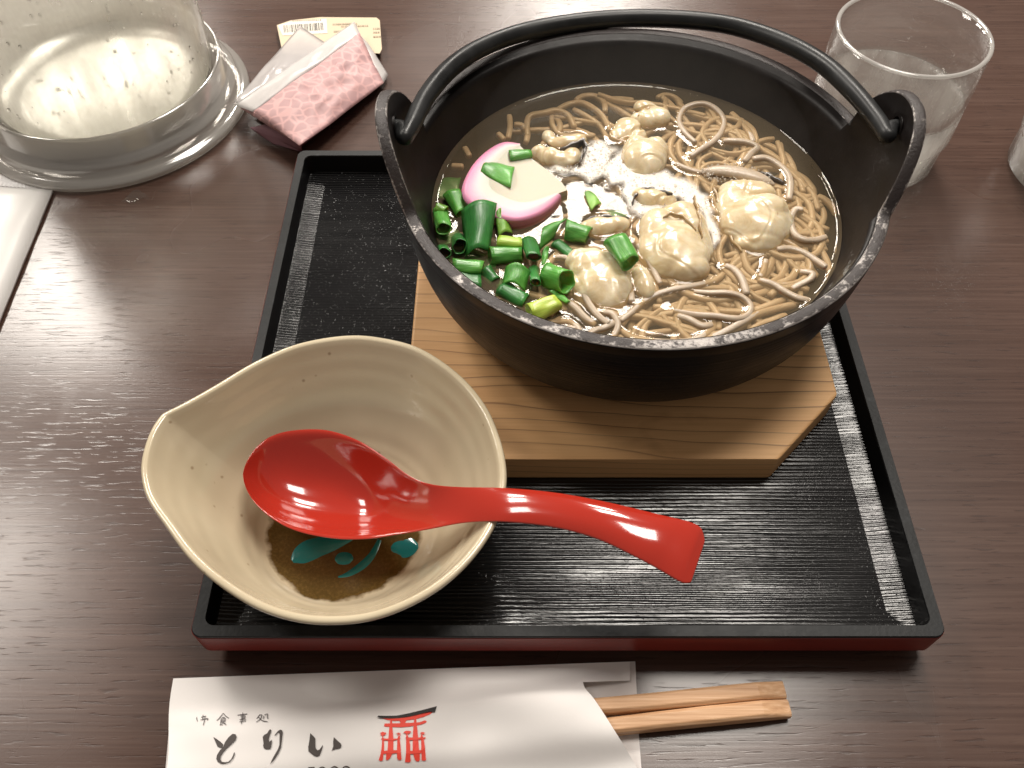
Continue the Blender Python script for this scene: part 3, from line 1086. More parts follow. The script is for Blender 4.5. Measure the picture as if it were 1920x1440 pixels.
def onion(a, b, r, mat, label, za=.0, zb=.0, flat=.72, solid=False, wall=.10, bend=0.0):
    """a short cut tube of leaf between two places in the soup, open at both ends"""
    A, B = at(a[0], a[1], ZS + za), at(b[0], b[1], ZS + zb)
    R = r * SPX * .93
    mb_ = MB()
    seg, n = 20, 7
    ax = (B - A).normalized()
    side = ax.cross(Vector((0, 0, 1))).normalized()
    upv = side.cross(ax)
    sd = hash(label) % 97 if False else sum(map(ord, label)) % 97
    def ring(u, k):
        rows_ = []
        for j in range(seg):
            t = 2 * PI * j / seg
            wob = 1 + .11 * math.sin(2 * t + sd) + .03 * math.sin(5 * t + sd + u * 3)
            p = lerp(A, B, u) + side * bend * SPX * math.sin(PI * u)
            cut = ax * (.16 * R * math.sin(t + sd)) * (1 if u > .5 else -1) * abs(2 * u - 1)
            rows_.append(p + cut + (side * math.cos(t) + upv * math.sin(t) * flat) * R * k * wob * (1.07 - .15 * u + .22 * noise.noise(Vector((math.cos(t) * 1.3 + sd, math.sin(t) * 1.3, u * 1.6)))))
        return rows_
    outer_r = [ring(i / n, 1.0 - .03 * math.sin(PI * i / n)) for i in range(n + 1)]
    if solid:
        rows_ = [ring(0, .001), ring(0, .4), ring(0, .93)] + [ring(i / n, 1.0) for i in range(n + 1)] + [ring(1, .93), ring(1, .4), ring(1, .001)]
        mb_.grid(rows_, close_u=True)
    else:
        k = 1 - wall
        rows_ = outer_r + [ring(1, 1 - wall * .45)] + [ring(1 - i / n, k) for i in range(n + 1)] + [ring(0, 1 - wall * .45)]
        mb_.grid(rows_, close_u=True, close_v=True)
    nr = len(rows_)
    o = mb_.build('spring_onion', M[mat], merge=False)
    uv = o.data.uv_layers.new(name='UVMap')
    for lp in o.data.loops:
        vi = lp.vertex_index
        uv.data[lp.index].uv = ((vi % seg) / seg, (vi // seg) / nr)
    tag(o, label, 'spring onion', 'chopped spring onion in the soup')
    m = (A + B) / 2
    if max(za, zb) > -.002:
        bumps.append((m.x, m.y, R * 1.05, .0004))
    return o


def leaf(quad, mat, label, z=(0, 0, 0, 0), curl=.0015):
    """a flat, curled piece of leaf: corners a b c d (a-b one cut edge, d-c the other)"""
    A, B, C, D = [at(x, y, ZS + zz) for (x, y), zz in zip(quad, z)]
    mb_ = MB()
    n, m = 10, 8
    rows_ = []
    for i in range(n + 1):
        u = i / n
        rows_.append([])
        for j in range(m + 1):
            v = j / m
            p = lerp(lerp(A, B, v), lerp(D, C, v), u)
            p.z += curl * math.sin(PI * v) + .0003 * math.sin(7 * u + 5 * v)
            rows_[-1].append(p)
    mb_.grid(rows_)
    o = mb_.build('spring_onion', M[mat], merge=False, solid=.0006)
    uv = o.data.uv_layers.new(name='UVMap')
    for lp in o.data.loops:
        vi = lp.vertex_index
        uv.data[lp.index].uv = ((vi % (m + 1)) / m, (vi // (m + 1)) / n)
    tag(o, label, 'spring onion', 'chopped spring onion in the soup')
    return o


leaf([(900, 325), (912, 302), (965, 312), (957, 352)], 'on_mid', 'square green spring onion piece lying on the white of the fish cake', (.0062,) * 4, .0016)
onion((955, 292), (994, 288), 14, 'on_mid', 'small spring onion tube on the back edge of the fish cake', .0058, .0052)
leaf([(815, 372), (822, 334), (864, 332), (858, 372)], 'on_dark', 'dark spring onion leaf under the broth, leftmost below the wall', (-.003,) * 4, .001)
onion((847, 362), (868, 398), 17, 'on_mid', 'green spring onion tube leaning against the pink left edge of the fish cake', .0026, .0012)
onion((825, 396), (831, 430), 18, 'on_mid', 'upright green spring onion tube nearest the left pot wall', .0004, .0050)
onion((820, 390), (836, 395), 13, 'on_light', 'pale yellow green spring onion bit topping the tube at the left wall', .0032, .0032)
leaf([(864, 395), (932, 380), (918, 470), (872, 482)], 'on_dark', 'big glossy dark green spring onion leaf standing below the fish cake', (.006, .0075, .002, .001), .0038)
leaf([(928, 402), (945, 392), (962, 436), (934, 444)], 'on_light', 'yellow green spring onion leaf touching the bottom of the fish cake', (.005, .004, .0015, .002), .002)
onion((858, 452), (862, 462), 16, 'on_dark', 'dark spring onion ring with its pale hollow facing the viewer', -.003, .0042, 1.0)
onion((830, 468), (833, 474), 13, 'on_dark', 'smaller dark spring onion ring by the left wall, hollow towards viewer', -.003, .0034, 1.0)
onion((934, 452), (978, 455), 12, 'on_lime', 'bright lime spring onion tube above the ribbed green one', .0040, .0040)
onion((918, 480), (980, 477), 19, 'on_mid', 'wide ribbed green spring onion tube below the bright lime one', .0022, .0018)
onion((993, 454), (1001, 482), 16, 'on_dark', 'dark spring onion tube right of the ribbed one, open end down', .0008, .0052)
leaf([(1012, 470), (1018, 425), (1062, 408), (1040, 445)], 'on_mid', 'folded spring onion leaf pointing up right in the middle of the greens', (.001, .004, .006, .002), .0025)
onion((1060, 430), (1104, 442), 23, 'on_mid', 'large spring onion tube at the top right of the greens', .0028, .0018)
onion((1042, 455), (1072, 478), 11, 'on_dark', 'thin blue green spring onion tube below the large top right tube', .001, .0004)
onion((850, 500), (905, 503), 19, 'on_mid', 'green spring onion tube with a white sheen at the lower left', .0020, .0015)
onion((852, 520), (902, 528), 22, 'on_dark', 'broad dark spring onion tube just under the sheened lower left one', .0004, -.001)
onion((908, 505), (928, 530), 14, 'on_dark', 'dark crumpled spring onion tube left of the middle of the greens', .0006, -.001)
leaf([(948, 500), (995, 508), (985, 545), (940, 535)], 'on_mid', 'plain green spring onion leaf in the middle of the lower greens', (.0035, .0035, .001, .001), .0035)
onion((1001, 506), (1004, 530), 12, 'on_dark', 'narrow upright spring onion tube left of the open mouthed one', .0006, .0044)
onion((1026, 516), (1062, 528), 24, 'on_mid', 'fat spring onion tube with its open mouth facing right', .0010, .0056, .9)
onion((942, 540), (985, 565), 17, 'on_dark', 'dark crescent spring onion piece above the lime cylinder', .0008, .0002)
onion((993, 589), (1044, 566), 17, 'on_lime', 'bright lime solid spring onion cylinder nearest the front rim', .0030, .0030, 1.0, True)
onion((1153, 450), (1181, 493), 21, 'on_mid', 'lone spring onion tube lying on the front left oyster', .0092, .0088, .9)
leaf([(1095, 362), (1112, 360), (1128, 380), (1108, 395)], 'on_light', 'tiny pale green spring onion flake in the shiny middle of the soup', (.001,) * 4, .001)
leaf([(885, 545), (900, 538), (960, 578), (935, 582)], 'on_dark', 'long dark spring onion leaf sunk along the lower left rim', (-.0015,) * 4, .001)
onion((925, 576), (962, 590), 16, 'on_dark', 'dark spring onion tube by the rim, left of the lime cylinder', -.0012, -.0016)
leaf([(968, 598), (985, 596), (1010, 612), (990, 610)], 'on_dark', 'dark sliver of spring onion at the front rim', (.0003,) * 4, .0006)
leaf([(1028, 546), (1050, 548), (1070, 564), (1062, 570)], 'on_mid', 'thin green spring onion strip under the open mouthed tube', (.001,) * 4, .0008)
leaf([(1018, 468), (1030, 462), (1026, 500), (1012, 500)], 'on_mid', 'narrow upright spring onion leaf left of the thin blue green tube', (.001, .001, -.001, -.001), .001)
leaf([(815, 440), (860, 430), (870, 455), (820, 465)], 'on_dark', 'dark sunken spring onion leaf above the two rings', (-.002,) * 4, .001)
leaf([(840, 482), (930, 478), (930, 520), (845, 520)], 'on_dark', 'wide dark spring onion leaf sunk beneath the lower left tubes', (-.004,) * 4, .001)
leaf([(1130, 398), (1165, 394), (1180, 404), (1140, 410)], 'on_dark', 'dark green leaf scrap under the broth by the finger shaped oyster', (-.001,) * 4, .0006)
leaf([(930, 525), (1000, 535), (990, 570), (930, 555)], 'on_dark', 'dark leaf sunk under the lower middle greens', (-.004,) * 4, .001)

# ------------------------------------------------------------------ broth sheet
mb = MB()
NT_, NRR = 330, 190
cells = {}
for b_ in bumps:
    rr_ = b_[2] + .005
    for cx_ in range(int((b_[0] - rr_) // .004), int((b_[0] + rr_) // .004) + 1):
        for cy_ in range(int((b_[1] - rr_) // .004), int((b_[1] + rr_) // .004) + 1):
            cells.setdefault((cx_, cy_), []).append(b_)
rows = []
for j in range(NRR + 1):
    q = (j / NRR) ** .8
    row = []
    for i in range(NT_):
        th = 2 * PI * i / NT_
        s = q * (PIN + .0006)
        x, y = PC.x + PRX * s * math.cos(th), PC.y + PRY * s * math.sin(th)
        z = ZS + .0013 * math.exp(-(1 - q) * .09 / .0013)
        lift = 0
        for bx, by, br, bl in cells.get((int(x // .004), int(y // .004)), ()):
            d = math.hypot(x - bx, y - by)
            if d < br + .005:
                lift = max(lift, bl * math.exp(-max(0, d - br) / .0012))
        row.append(Vector((x, y, z + lift + .00005 * noise.noise(Vector((x * 110, y * 110, 0))))))
    rows.append(row)
mb.grid(rows, close_u=True)
tag(mb.build('broth', M['broth']), 'thin clear brown broth filling the iron pot', 'soup')

# ------------------------------------------------------------------ foam
fr = random.Random(11)


def in_poly(x, y, poly):
    c = False
    n = len(poly)
    for i in range(n):
        x1, y1 = poly[i]; x2, y2 = poly[i - 1]
        if (y1 > y) != (y2 > y) and x < (x2 - x1) * (y - y1) / (y2 - y1) + x1:
            c = not c
    return c


def edge_d(x, y, poly):
    best = 1e9
    n = len(poly)
    for i in range(n):
        ax, ay = poly[i - 1]; bx, by = poly[i]
        t = max(0, min(1, ((x - ax) * (bx - ax) + (y - ay) * (by - ay)) / ((bx - ax) ** 2 + (by - ay) ** 2 + 1e-9)))
        best = min(best, math.hypot(x - ax - t * (bx - ax), y - ay - t * (by - ay)))
    return best


foam_patches = [
    [(1150, 285), (1180, 270), (1215, 310), (1260, 325), (1300, 340), (1325, 370), (1345, 415), (1352, 450), (1340, 470), (1325, 440), (1312, 400), (1270, 375), (1235, 395), (1205, 410), (1180, 400), (1170, 375), (1165, 350), (1140, 340), (1120, 320)],
    [(1095, 268), (1125, 262), (1160, 280), (1130, 330), (1105, 345), (1080, 330), (1045, 322), (1020, 335), (1010, 318), (1040, 312), (1085, 310)],
]
mb = MB()
cov = []
for poly in foam_patches:
    xs = [p[0] for p in poly]; ys = [p[1] for p in poly]
    nx, ny = int((max(xs) - min(xs)) / 3), int((max(ys) - min(ys)) / 3)
    rows = []
    for j in range(ny + 1):
        row = []
        for i in range(nx + 1):
            x, y = min(xs) + i * 3, min(ys) + j * 3
            d = edge_d(x, y, poly) * (1 if in_poly(x, y, poly) else -1)
            nn = noise.noise(Vector((x * .05, y * .05, 3))) * 9
            c = sstep(-3, 9, d + nn)
            cov.append(c)
            row.append(at(x, y, ZS + .0007 + .0011 * c + .0002 * noise.noise(Vector((x * .12, y * .12, 0)))))
        rows.append(row)
    mb.grid(rows)
fo = mb.build('foam', M['foam'], merge=False)
ca = fo.data.attributes.new('cover', 'FLOAT', 'POINT')
for i, c in enumerate(cov):
    ca.data[i].value = c
tag(fo, 'pale greyish froth floating between the oysters', 'foam', kind='stuff')
# bubbles in the foam
bm = bmesh.new()
for poly in foam_patches + [[(1308, 325), (1330, 308), (1390, 306), (1440, 325), (1455, 345), (1400, 345), (1340, 342)]]:
    xs = [p[0] for p in poly]; ys = [p[1] for p in poly]
    k = 0
    while k < 260:
        x, y = fr.uniform(min(xs), max(xs)), fr.uniform(min(ys), max(ys))
        if not in_poly(x, y, poly): continue
        r = abs(fr.gauss(0, .00022)) + .00016
        bmesh.ops.create_icosphere(bm, subdivisions=1, radius=r, matrix=Matrix.Translation(at(x, y, ZS + .0018)))
        k += 1
for f in bm.faces: f.smooth = True
me = bpy.data.meshes.new('foam_bubbles')
bm.to_mesh(me); bm.free()
me.materials.append(M['bubble'])
o = bpy.data.objects.new('foam_bubbles', me)
COL.objects.link(o)
tag(o, 'tiny clear bubbles in the froth between the oysters', 'foam', kind='stuff')


# the frothy clump of noodles above the right oyster
mb = MB()
pts = smooth_path([at(1312, 322, ZS + .0006), at(1345, 320, ZS + .0012), at(1385, 324, ZS + .0014), at(1425, 334, ZS + .0012), at(1452, 346, ZS)], 6)
mb.tube(pts, lambda u: .0036 * (math.sin(PI * min(.97, max(.03, u))) ** .6), 12, flat=.55)
tag(mb.build('soba_noodle', M['noodle']), 'broad pale clump of soba stuck together with bubbles above the right oyster', 'noodle', NG)

# ------------------------------------------------------------------ sauce bowl
BC = at(648, 990, .0165)
BC = Vector((BC.x, BC.y, FZ))
ZBR = .0560                              # rim height
rim_px = [(302, 775), (345, 753), (400, 722), (480, 675), (560, 642), (650, 627), (720, 632), (790, 652), (860, 699), (910, 757), (938, 820), (950, 880), (946, 930), (928, 985), (892, 1040), (842, 1090), (780, 1130), (710, 1158), (640, 1169), (560, 1165), (480, 1140), (405, 1093), (352, 1045), (310, 988), (275, 935), (263, 890), (266, 850), (281, 806)]
loop = [at(x, y, ZBR) for x, y in rim_px]
loop_s = []
nL = len(loop)
for i in range(nL):
    p0, p1, p2, p3 = loop[i - 1], loop[i], loop[(i + 1) % nL], loop[(i + 2) % nL]
    if i == 0: p0 = lerp(p1, p0, .25)
    if i == nL - 1: p3 = lerp(p2, p3, .25)
    for k in range(8):
        t = k / 8
        loop_s.append(0.5 * ((2 * p1) + (p2 - p0) * t + (2 * p0 - 5 * p1 + 4 * p2 - p3) * t * t + (3 * p1 - p0 - 3 * p2 + p3) * t ** 3))
loop_s = loop_s[::-1]                    # counter-clockwise seen from above
nb = len(loop_s)
bowl = empty('sauce_bowl', BC, 'beige glazed bowl with a pinched spout holding the red spoon', 'bowl')
foot_r = .0300


Lraw = [math.hypot(p.x - BC.x, p.y - BC.y) for p in loop_s]
Lsm = [sum(Lraw[(i + j) % nb] for j in range(-26, 27)) / 53 for i in range(nb)]


def bowl_ring(k, z, inset=0.0):
    """k = 0 at the foot circle, 1 at the rim outline"""
    out = []
    for idx, p in enumerate(loop_s):
        d = Vector((p.x - BC.x, p.y - BC.y, 0))
        L = d.length
        d.normalize()
        r = lerp(foot_r, lerp(Lsm[idx], L, k ** 1.6) - inset, k)
        out.append(Vector((BC.x + d.x * r, BC.y + d.y * r, z)))
    return out


ZI = FZ + .0052                          # inside floor
TH = .0030
prof_in = [(-.9, 0), (-.6, .0001), (-.3, .0005), (-.1, .0016)]
mb = MB()
rows = []
rows.append(bowl_ring(0, FZ + .0001))
rows.append(bowl_ring(.03, FZ + .004))
NP = 22
for k in range(1, NP + 1):
    u = k / NP
    rows.append(bowl_ring(.03 + .97 * u, FZ + .004 + (ZBR - .0012 - FZ - .004) * (u ** 1.38)))
rows.append(bowl_ring(1, ZBR - .0004, .0003))
rows.append(bowl_ring(1, ZBR, .0009))
rows.append(bowl_ring(1, ZBR, TH - .0009))
rows.append(bowl_ring(1, ZBR - .0004, TH - .0003))
for k in range(44):
    u = 1 - (k + 1) / 44
    z = ZI + .002 + (ZBR - .0012 - ZI - .002) * (u ** 1.45)
    rip = .00011 * math.sin(u * 38 + 2 * math.sin(u * 7)) * (1 if .1 < u < .95 else 0)
    rows.append(bowl_ring(u, z + rip, TH))
for kk, zz in ((.92, .0011), (.8, .0005), (.55, .0002), (.3, 0.0), (.02, 0.0)):
    rows.append([Vector((BC.x + (p.x - BC.x) * kk, BC.y + (p.y - BC.y) * kk, ZI + zz)) for p in bowl_ring(0, 0)])
mb.grid(rows, close_u=True)
mb.fan(rows[0], (BC.x, BC.y, FZ + .0001), flip=True)
mb.build('bowl_body', M['ceramic'], bowl)


def bowl_z(x, y):
    """height of the inside of the bowl at a point near its bottom"""
    d = Vector((x - BC.x, y - BC.y, 0)); r = d.length
    if r <= foot_r:
        q = r / foot_r
        return ZI + .0011 * max(0, (q - .8) / .12) if q < .92 else ZI + .0011 + (.0009) * (q - .92) / .08
    dn = d.normalized()
    bi_ = max(range(nb), key=lambda i: ((loop_s[i].x - BC.x) * dn.x + (loop_s[i].y - BC.y) * dn.y) / Lraw[i])
    L = Lsm[bi_] - TH
    u = (r - foot_r) / (L - foot_r)
    return ZI + .002 + (ZBR - .0012 - ZI - .002) * (u ** 1.45)


def stroke_on(fz_, pts_px, widths, z0, name, mat, parent, lift=.0006, n=6):
    """a painted brush stroke lying on a surface: its centre line and its width in pixels"""
    path = smooth_path([Vector((x, y, w_)) for (x, y), w_ in zip(pts_px, widths)], n)
    rows_ = []
    for i, p in enumerate(path):
        t = (path[min(i + 1, len(path) - 1)] - path[max(i - 1, 0)])
        sd = Vector((-t.y, t.x, 0)).normalized()
        r_ = []
        for j in range(5):
            e = (j - 2) / 2
            q = at(p.x + sd.x * p.z * e / 2, p.y + sd.y * p.z * e / 2, z0)
            for _ in range(3):
                q = at(p.x + sd.x * p.z * e / 2, p.y + sd.y * p.z * e / 2, fz_(q.x, q.y) + lift * (1.2 - e * e * .9))
            r_.append(q)
        rows_.append(r_)
    mb_ = MB()
    mb_.grid(rows_)
    return mb_.build(name, mat, parent)


stroke_on(bowl_z, [(548, 1052), (562, 1042), (590, 1028), (625, 1018), (660, 1008)], [14, 42, 38, 28, 10], ZI, 'glaze_stroke', M['teal'], bowl)
stroke_on(bowl_z, [(634, 1082), (655, 1076), (680, 1060), (698, 1040), (712, 1012)], [4, 12, 16, 13, 8], ZI, 'glaze_stroke', M['teal'], bowl)
stroke_on(bowl_z, [(628, 1048), (634, 1048), (645, 1047), (656, 1047), (662, 1048)], [5, 19, 24, 19, 5], ZI, 'glaze_dot', M['teal'], bowl)
stroke_on(bowl_z, [(733, 1029), (741, 1028), (758, 1026), (775, 1024), (784, 1023)], [8, 28, 40, 29, 8], ZI, 'glaze_dot', M['teal'], bowl)

# ------------------------------------------------------------------ red spoon
# stations: far edge, near edge (pixels), height, how deep the hollow is
st = [((455, 889), (456, 899), .0390, .0000), ((461, 868), (464, 922), .0388, .0030), ((478, 840), (484, 951), .0384, .0076),
      ((506, 817), (520, 980), .0380, .0114), ((548, 805), (565, 1000), .0378, .0140), ((610, 804), (630, 1012), .0378, .0153), ((670, 823), (690, 1012), .0384, .0145),
      ((722, 856), (742, 1004), .0400, .0094), ((765, 889), (782, 997), .0425, .0056), ((805, 906), (818, 990), .0455, .0024),
      ((860, 912), (872, 980), .0510, .0), ((945, 914), (940, 978), .0588, -.0012), ((1043, 923), (1035, 988), .0640, -.0018),
      ((1141, 941), (1118, 1010), .0668, -.0022), ((1238, 964), (1192, 1045), .0672, -.0022), ((1290, 976), (1238, 1070), .0662, -.002),
      ((1312, 986), (1268, 1088), .0654, -.0018), ((1319, 998), (1284, 1094), .0650, -.0012), ((1322, 1015), (1296, 1092), .0648, -.0006)]
# smooth the stations
def sm(seq, n=5):
    return smooth_path([Vector(s_) for s_ in seq], n)
ea = sm([(a[0], a[1], z) for a, b, z, d in st]); eb = sm([(b[0], b[1], z) for a, b, z, d in st]); ed = sm([(d, 0, 0) for a, b, z, d in st])
top, bot = [], []
NC = 24
spoon_thk = .0024
for a, b, d in zip(ea, eb, ed):
    A, B = at(a.x, a.y, a.z), at(b.x, b.y, b.z)
    r1, r2 = [], []
    for j in range(NC + 1):
        u = math.sin((j / NC - .5) * PI) * .35 + (2 * j / NC - 1) * .65
        v = (u + 1) / 2
        p = lerp(A, B, v)
        dep = d.x * (1 - min(1, abs(u) / .91) ** 2.2) if d.x > 0 else d.x * (1 - abs(u) ** 2.3)
        p1 = p + Vector((0, 0, -dep))
        r1.append(p1)
        edge = (1 - u ** 6)
        r2.append(p1 + Vector((0, 0, -spoon_thk * (.45 + .55 * edge))) + (B - A) * (.5 - v) * .05)
    top.append(r1); bot.append(r2)
ring_rows = []
for r1, r2 in zip(top, bot):
    n_ = len(r1)
    ring_rows.append(r1 + r2[::-1])
mb = MB()
mb.grid(ring_rows, close_u=True)
for rr_, fl in ((ring_rows[0], True), (ring_rows[-1], False)):
    c = sum(rr_, Vector()) / len(rr_)
    mb.fan(rr_, c, flip=fl)
tag(mb.build('spoon', M['red_plastic'], sub=1), 'glossy red soup spoon resting across the beige bowl', 'spoon')

# ------------------------------------------------------------------ chopstick sleeve and chopsticks
CH_A, CH_B = at(560, 1401, .004), at(1476, 1310, .004)
ch_ax = (CH_B - CH_A).normalized(); ch_sd = Vector((-ch_ax.y, ch_ax.x, 0))


def sleeve_z(x, y):
    p = Vector((x, y, 0)) - Vector((CH_A.x, CH_A.y, 0))
    d = p.dot(ch_sd)
    z = .0018 + .0072 * math.exp(-(d / .0125) ** 4)
    z += .0012 * math.sin(x * 55 + 1.2) * math.exp(-((d - .022) / .012) ** 2) + .0007 * math.sin(x * 90 + d * 160)
    z += .0012 * noise.noise(Vector((x * 22, y * 34, 5)))
    return max(.0016, z)


sleeve = empty('chopstick_sleeve', at(750, 1350, 0), 'white paper chopstick sleeve printed with brush lettering and a red gate', 'sleeve')


def sheet(left, right, ys, fz_, name, mat, parent, nx=60):
    mb_ = MB()
    rows_ = []
    for y in ys:
        l, r = left(y), right(y)
        row = []
        for i in range(nx + 1):
            x = lerp(l[0], r[0], i / nx); yy = lerp(l[1], r[1], i / nx)
            q = at(x, yy, .004)
            for _ in range(3):
                q = at(x, yy, fz_(q.x, q.y))
            row.append(q)
        rows_.append(row)
    mb_.grid(rows_)
    return mb_.build(name, mat, parent)


def lin(pts):
    def f(t):
        for (t0, a), (t1, b) in zip(pts, pts[1:]):
            if t <= t1:
                k = (t - t0) / (t1 - t0)
                return (lerp(a[0], b[0], k), lerp(a[1], b[1], k))
        return pts[-1][1]
    return f


T = [k / 50 for k in range(51)]
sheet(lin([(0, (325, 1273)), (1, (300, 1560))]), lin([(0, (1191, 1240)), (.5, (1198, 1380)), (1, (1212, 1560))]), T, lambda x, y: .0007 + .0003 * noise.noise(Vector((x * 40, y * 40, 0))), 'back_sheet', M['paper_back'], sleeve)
# the front sheet: strip above the notch, then the slanting mouth
mouth = smooth_path([Vector(q + (0,)) for q in ((1093, 1279), (1098, 1292), (1115, 1312), (1150, 1366), (1190, 1432), (1235, 1520), (1260, 1560))], 8)


def mouth_at(y):
    for a, b in zip(mouth, mouth[1:]):
        if y <= b.y:
            return lerp(a.x, b.x, (y - a.y) / (b.y - a.y + 1e-9))
    return mouth[-1].x


mb = MB()
rows = []
for k in range(81):
    t = k / 80
    yl = lerp(1272, 1560, t)
    row = []
    for i in range(101):
        e = i / 100
        y_end = lerp(1243.5, 1560, t)
        xr = 1093 if y_end < 1279 else mouth_at(y_end)
        xl = lerp(325, 300, t) - (3 * math.sin(t * 9))
        x, y = lerp(xl, xr, e), lerp(yl, y_end, e)
        q = at(x, y, .004)
        for _ in range(3):
            q = at(x, y, sleeve_z(q.x, q.y))
        row.append(q)
    rows.append(row)
mb.grid(rows)
rows = []
for k in range(9):
    row = []
    for i in range(11):
        x = lerp(1093, 1181, i / 10)
        y = lerp(lerp(1243.5, 1240.5, i / 10), lerp(1279, 1276, i / 10), k / 8)
        q = at(x, y, .002)
        for _ in range(3):
            zz = lerp(sleeve_z(q.x, q.y), .0016, i / 10)
            q = at(x, y, zz)
        row.append(q)
    rows.append(row)
mb.grid(rows)
mb.build('front_sheet', M['paper'], sleeve)

S3 = lambda pts: [(340 + x / 6, 1300 + y / 6) for x, y in pts]
S5 = lambda pts: [(690 + x / 10.2875, 1300 + y / 10.2875) for x, y in pts]


def print_poly(mb_, pts, lift):
    out = []
    for x, y in pts:
        q = at(x, y, .006)
        for _ in range(4):
            q = at(x, y, sleeve_z(q.x, q.y) + lift)
        out.append(q)
    mb_.poly(out)


def print_line(mb_, pts, wd, lift):
    path = smooth_path([Vector((x, y, 0)) for x, y in pts], 4) if len(pts) > 2 else [Vector(p + (0,)) for p in pts]
    rows_ = []
    for i, p in enumerate(path):
        t = path[min(i + 1, len(path) - 1)] - path[max(i - 1, 0)]
        sd = Vector((-t.y, t.x, 0)).normalized() * wd / 2 * (.6 + .4 * math.sin(PI * (i + .6) / (len(path) + .2)))
        r_ = []
        for e in (-1, 1):
            x, y = p.x + sd.x * e, p.y + sd.y * e
            q = at(x, y, .006)
            for _ in range(4):
                q = at(x, y, sleeve_z(q.x, q.y) + lift)
            r_.append(q)
        rows_.append(r_)
    mb_.grid(rows_)


brush = [
    ('brush_character', [[(358, 490), (400, 515), (440, 545), (472, 575), (465, 605), (440, 612), (405, 595), (385, 545)],
      [(575, 455), (610, 460), (622, 490), (610, 525), (560, 575), (510, 620), (470, 665), (445, 705), (440, 745), (455, 768), (490, 775), (530, 768), (560, 740), (580, 700), (590, 670), (602, 662), (600, 690), (580, 735), (545, 775), (500, 790), (450, 792), (410, 770), (392, 735), (400, 695), (430, 645), (470, 600), (490, 550), (530, 495)]]),
    ('brush_character', [[(1000, 403), (1015, 415), (1005, 445), (990, 490), (985, 520), (990, 545), (1018, 520), (1020, 545), (1012, 600), (1000, 625), (960, 630), (930, 620), (920, 590), (925, 560), (915, 490), (935, 465), (965, 450), (985, 415)],
      [(1045, 475), (1080, 430), (1110, 408), (1135, 415), (1142, 445), (1135, 500), (1128, 560), (1122, 610), (1090, 680), (1050, 740), (1000, 798), (1015, 755), (1050, 690), (1085, 630), (1103, 580), (1105, 500), (1105, 450), (1090, 440), (1065, 470)]]),
    ('brush_character', [[(1450, 448), (1490, 485), (1508, 510), (1508, 570), (1512, 615), (1530, 642), (1555, 632), (1590, 580), (1592, 600), (1575, 655), (1555, 700), (1525, 713), (1490, 702), (1430, 652), (1428, 600), (1440, 530)],
      [(1715, 492), (1760, 535), (1795, 565), (1802, 590), (1790, 615), (1755, 625), (1730, 627), (1690, 645), (1710, 600), (1708, 540)]]),
]
for nm, polys in brush:
    mb = MB()
    for i, pl in enumerate(polys):
        print_poly(mb, S3(pl), .00035 + .00004 * i)
    mb.build(nm, M['ink'], sleeve, smooth=False, merge=False)
small = [
    [[(175, 265), (172, 285), (182, 315)], [(222, 268), (250, 260), (280, 255)], [(245, 240), (240, 270), (238, 300)], [(215, 300), (260, 286), (300, 283), (285, 302)], [(266, 262), (258, 310), (245, 357)]],
    [[(472, 222), (430, 275), (397, 305)], [(472, 222), (500, 255), (535, 280)], [(458, 270), (486, 267)], [(447, 285), (443, 320), (438, 352)], [(447, 285), (492, 278), (488, 320)], [(447, 303), (488, 299)], [(442, 322), (488, 318)], [(432, 352), (465, 344)], [(462, 322), (505, 348)]],
    [[(630, 245), (690, 236), (742, 230)], [(692, 213), (685, 280), (675, 345)], [(665, 258), (715, 252), (710, 273), (668, 276)], [(655, 295), (722, 286)], [(722, 286), (716, 311)], [(655, 318), (718, 308)]],
    [[(885, 235), (865, 262), (845, 285)], [(880, 245), (906, 243), (885, 290), (840, 322)], [(868, 265), (910, 305), (972, 317)], [(928, 250), (926, 270), (918, 288)], [(935, 242), (970, 232), (966, 272), (982, 280)]],
]
for ch in small:
    mb = MB()
    for i, ln in enumerate(ch):
        print_line(mb, S3(ln), 1.55, .00035 + .00003 * i)
    mb.build('small_character', M['ink_thin'], sleeve, smooth=False, merge=False)
# tops of the figures that the frame cuts
for cx_, cy_ in ((604, 1438.5), (627, 1437.5), (649, 1437)):
    mb = MB()
    print_line(mb, [(cx_ - 7, cy_ + 9), (cx_ - 6, cy_ + 3), (cx_, cy_), (cx_ + 6, cy_ + 3), (cx_ + 7, cy_ + 9), (cx_ + 5, cy_ + 15), (cx_, cy_ + 17), (cx_ - 5, cy_ + 15), (cx_ - 7, cy_ + 9)], 2.6, .0004)
    mb.build('figure', M['ink'], sleeve, smooth=False, merge=False)
mb = MB()
print_line(mb, [(578, 1439.5), (590, 1439)], 2.6, .0004)
print_line(mb, [(579, 1439.5), (578, 1447), (588, 1447), (591, 1453), (584, 1458), (577, 1456)], 2.4, .00044)
mb.build('figure', M['ink'], sleeve, smooth=False, merge=False)

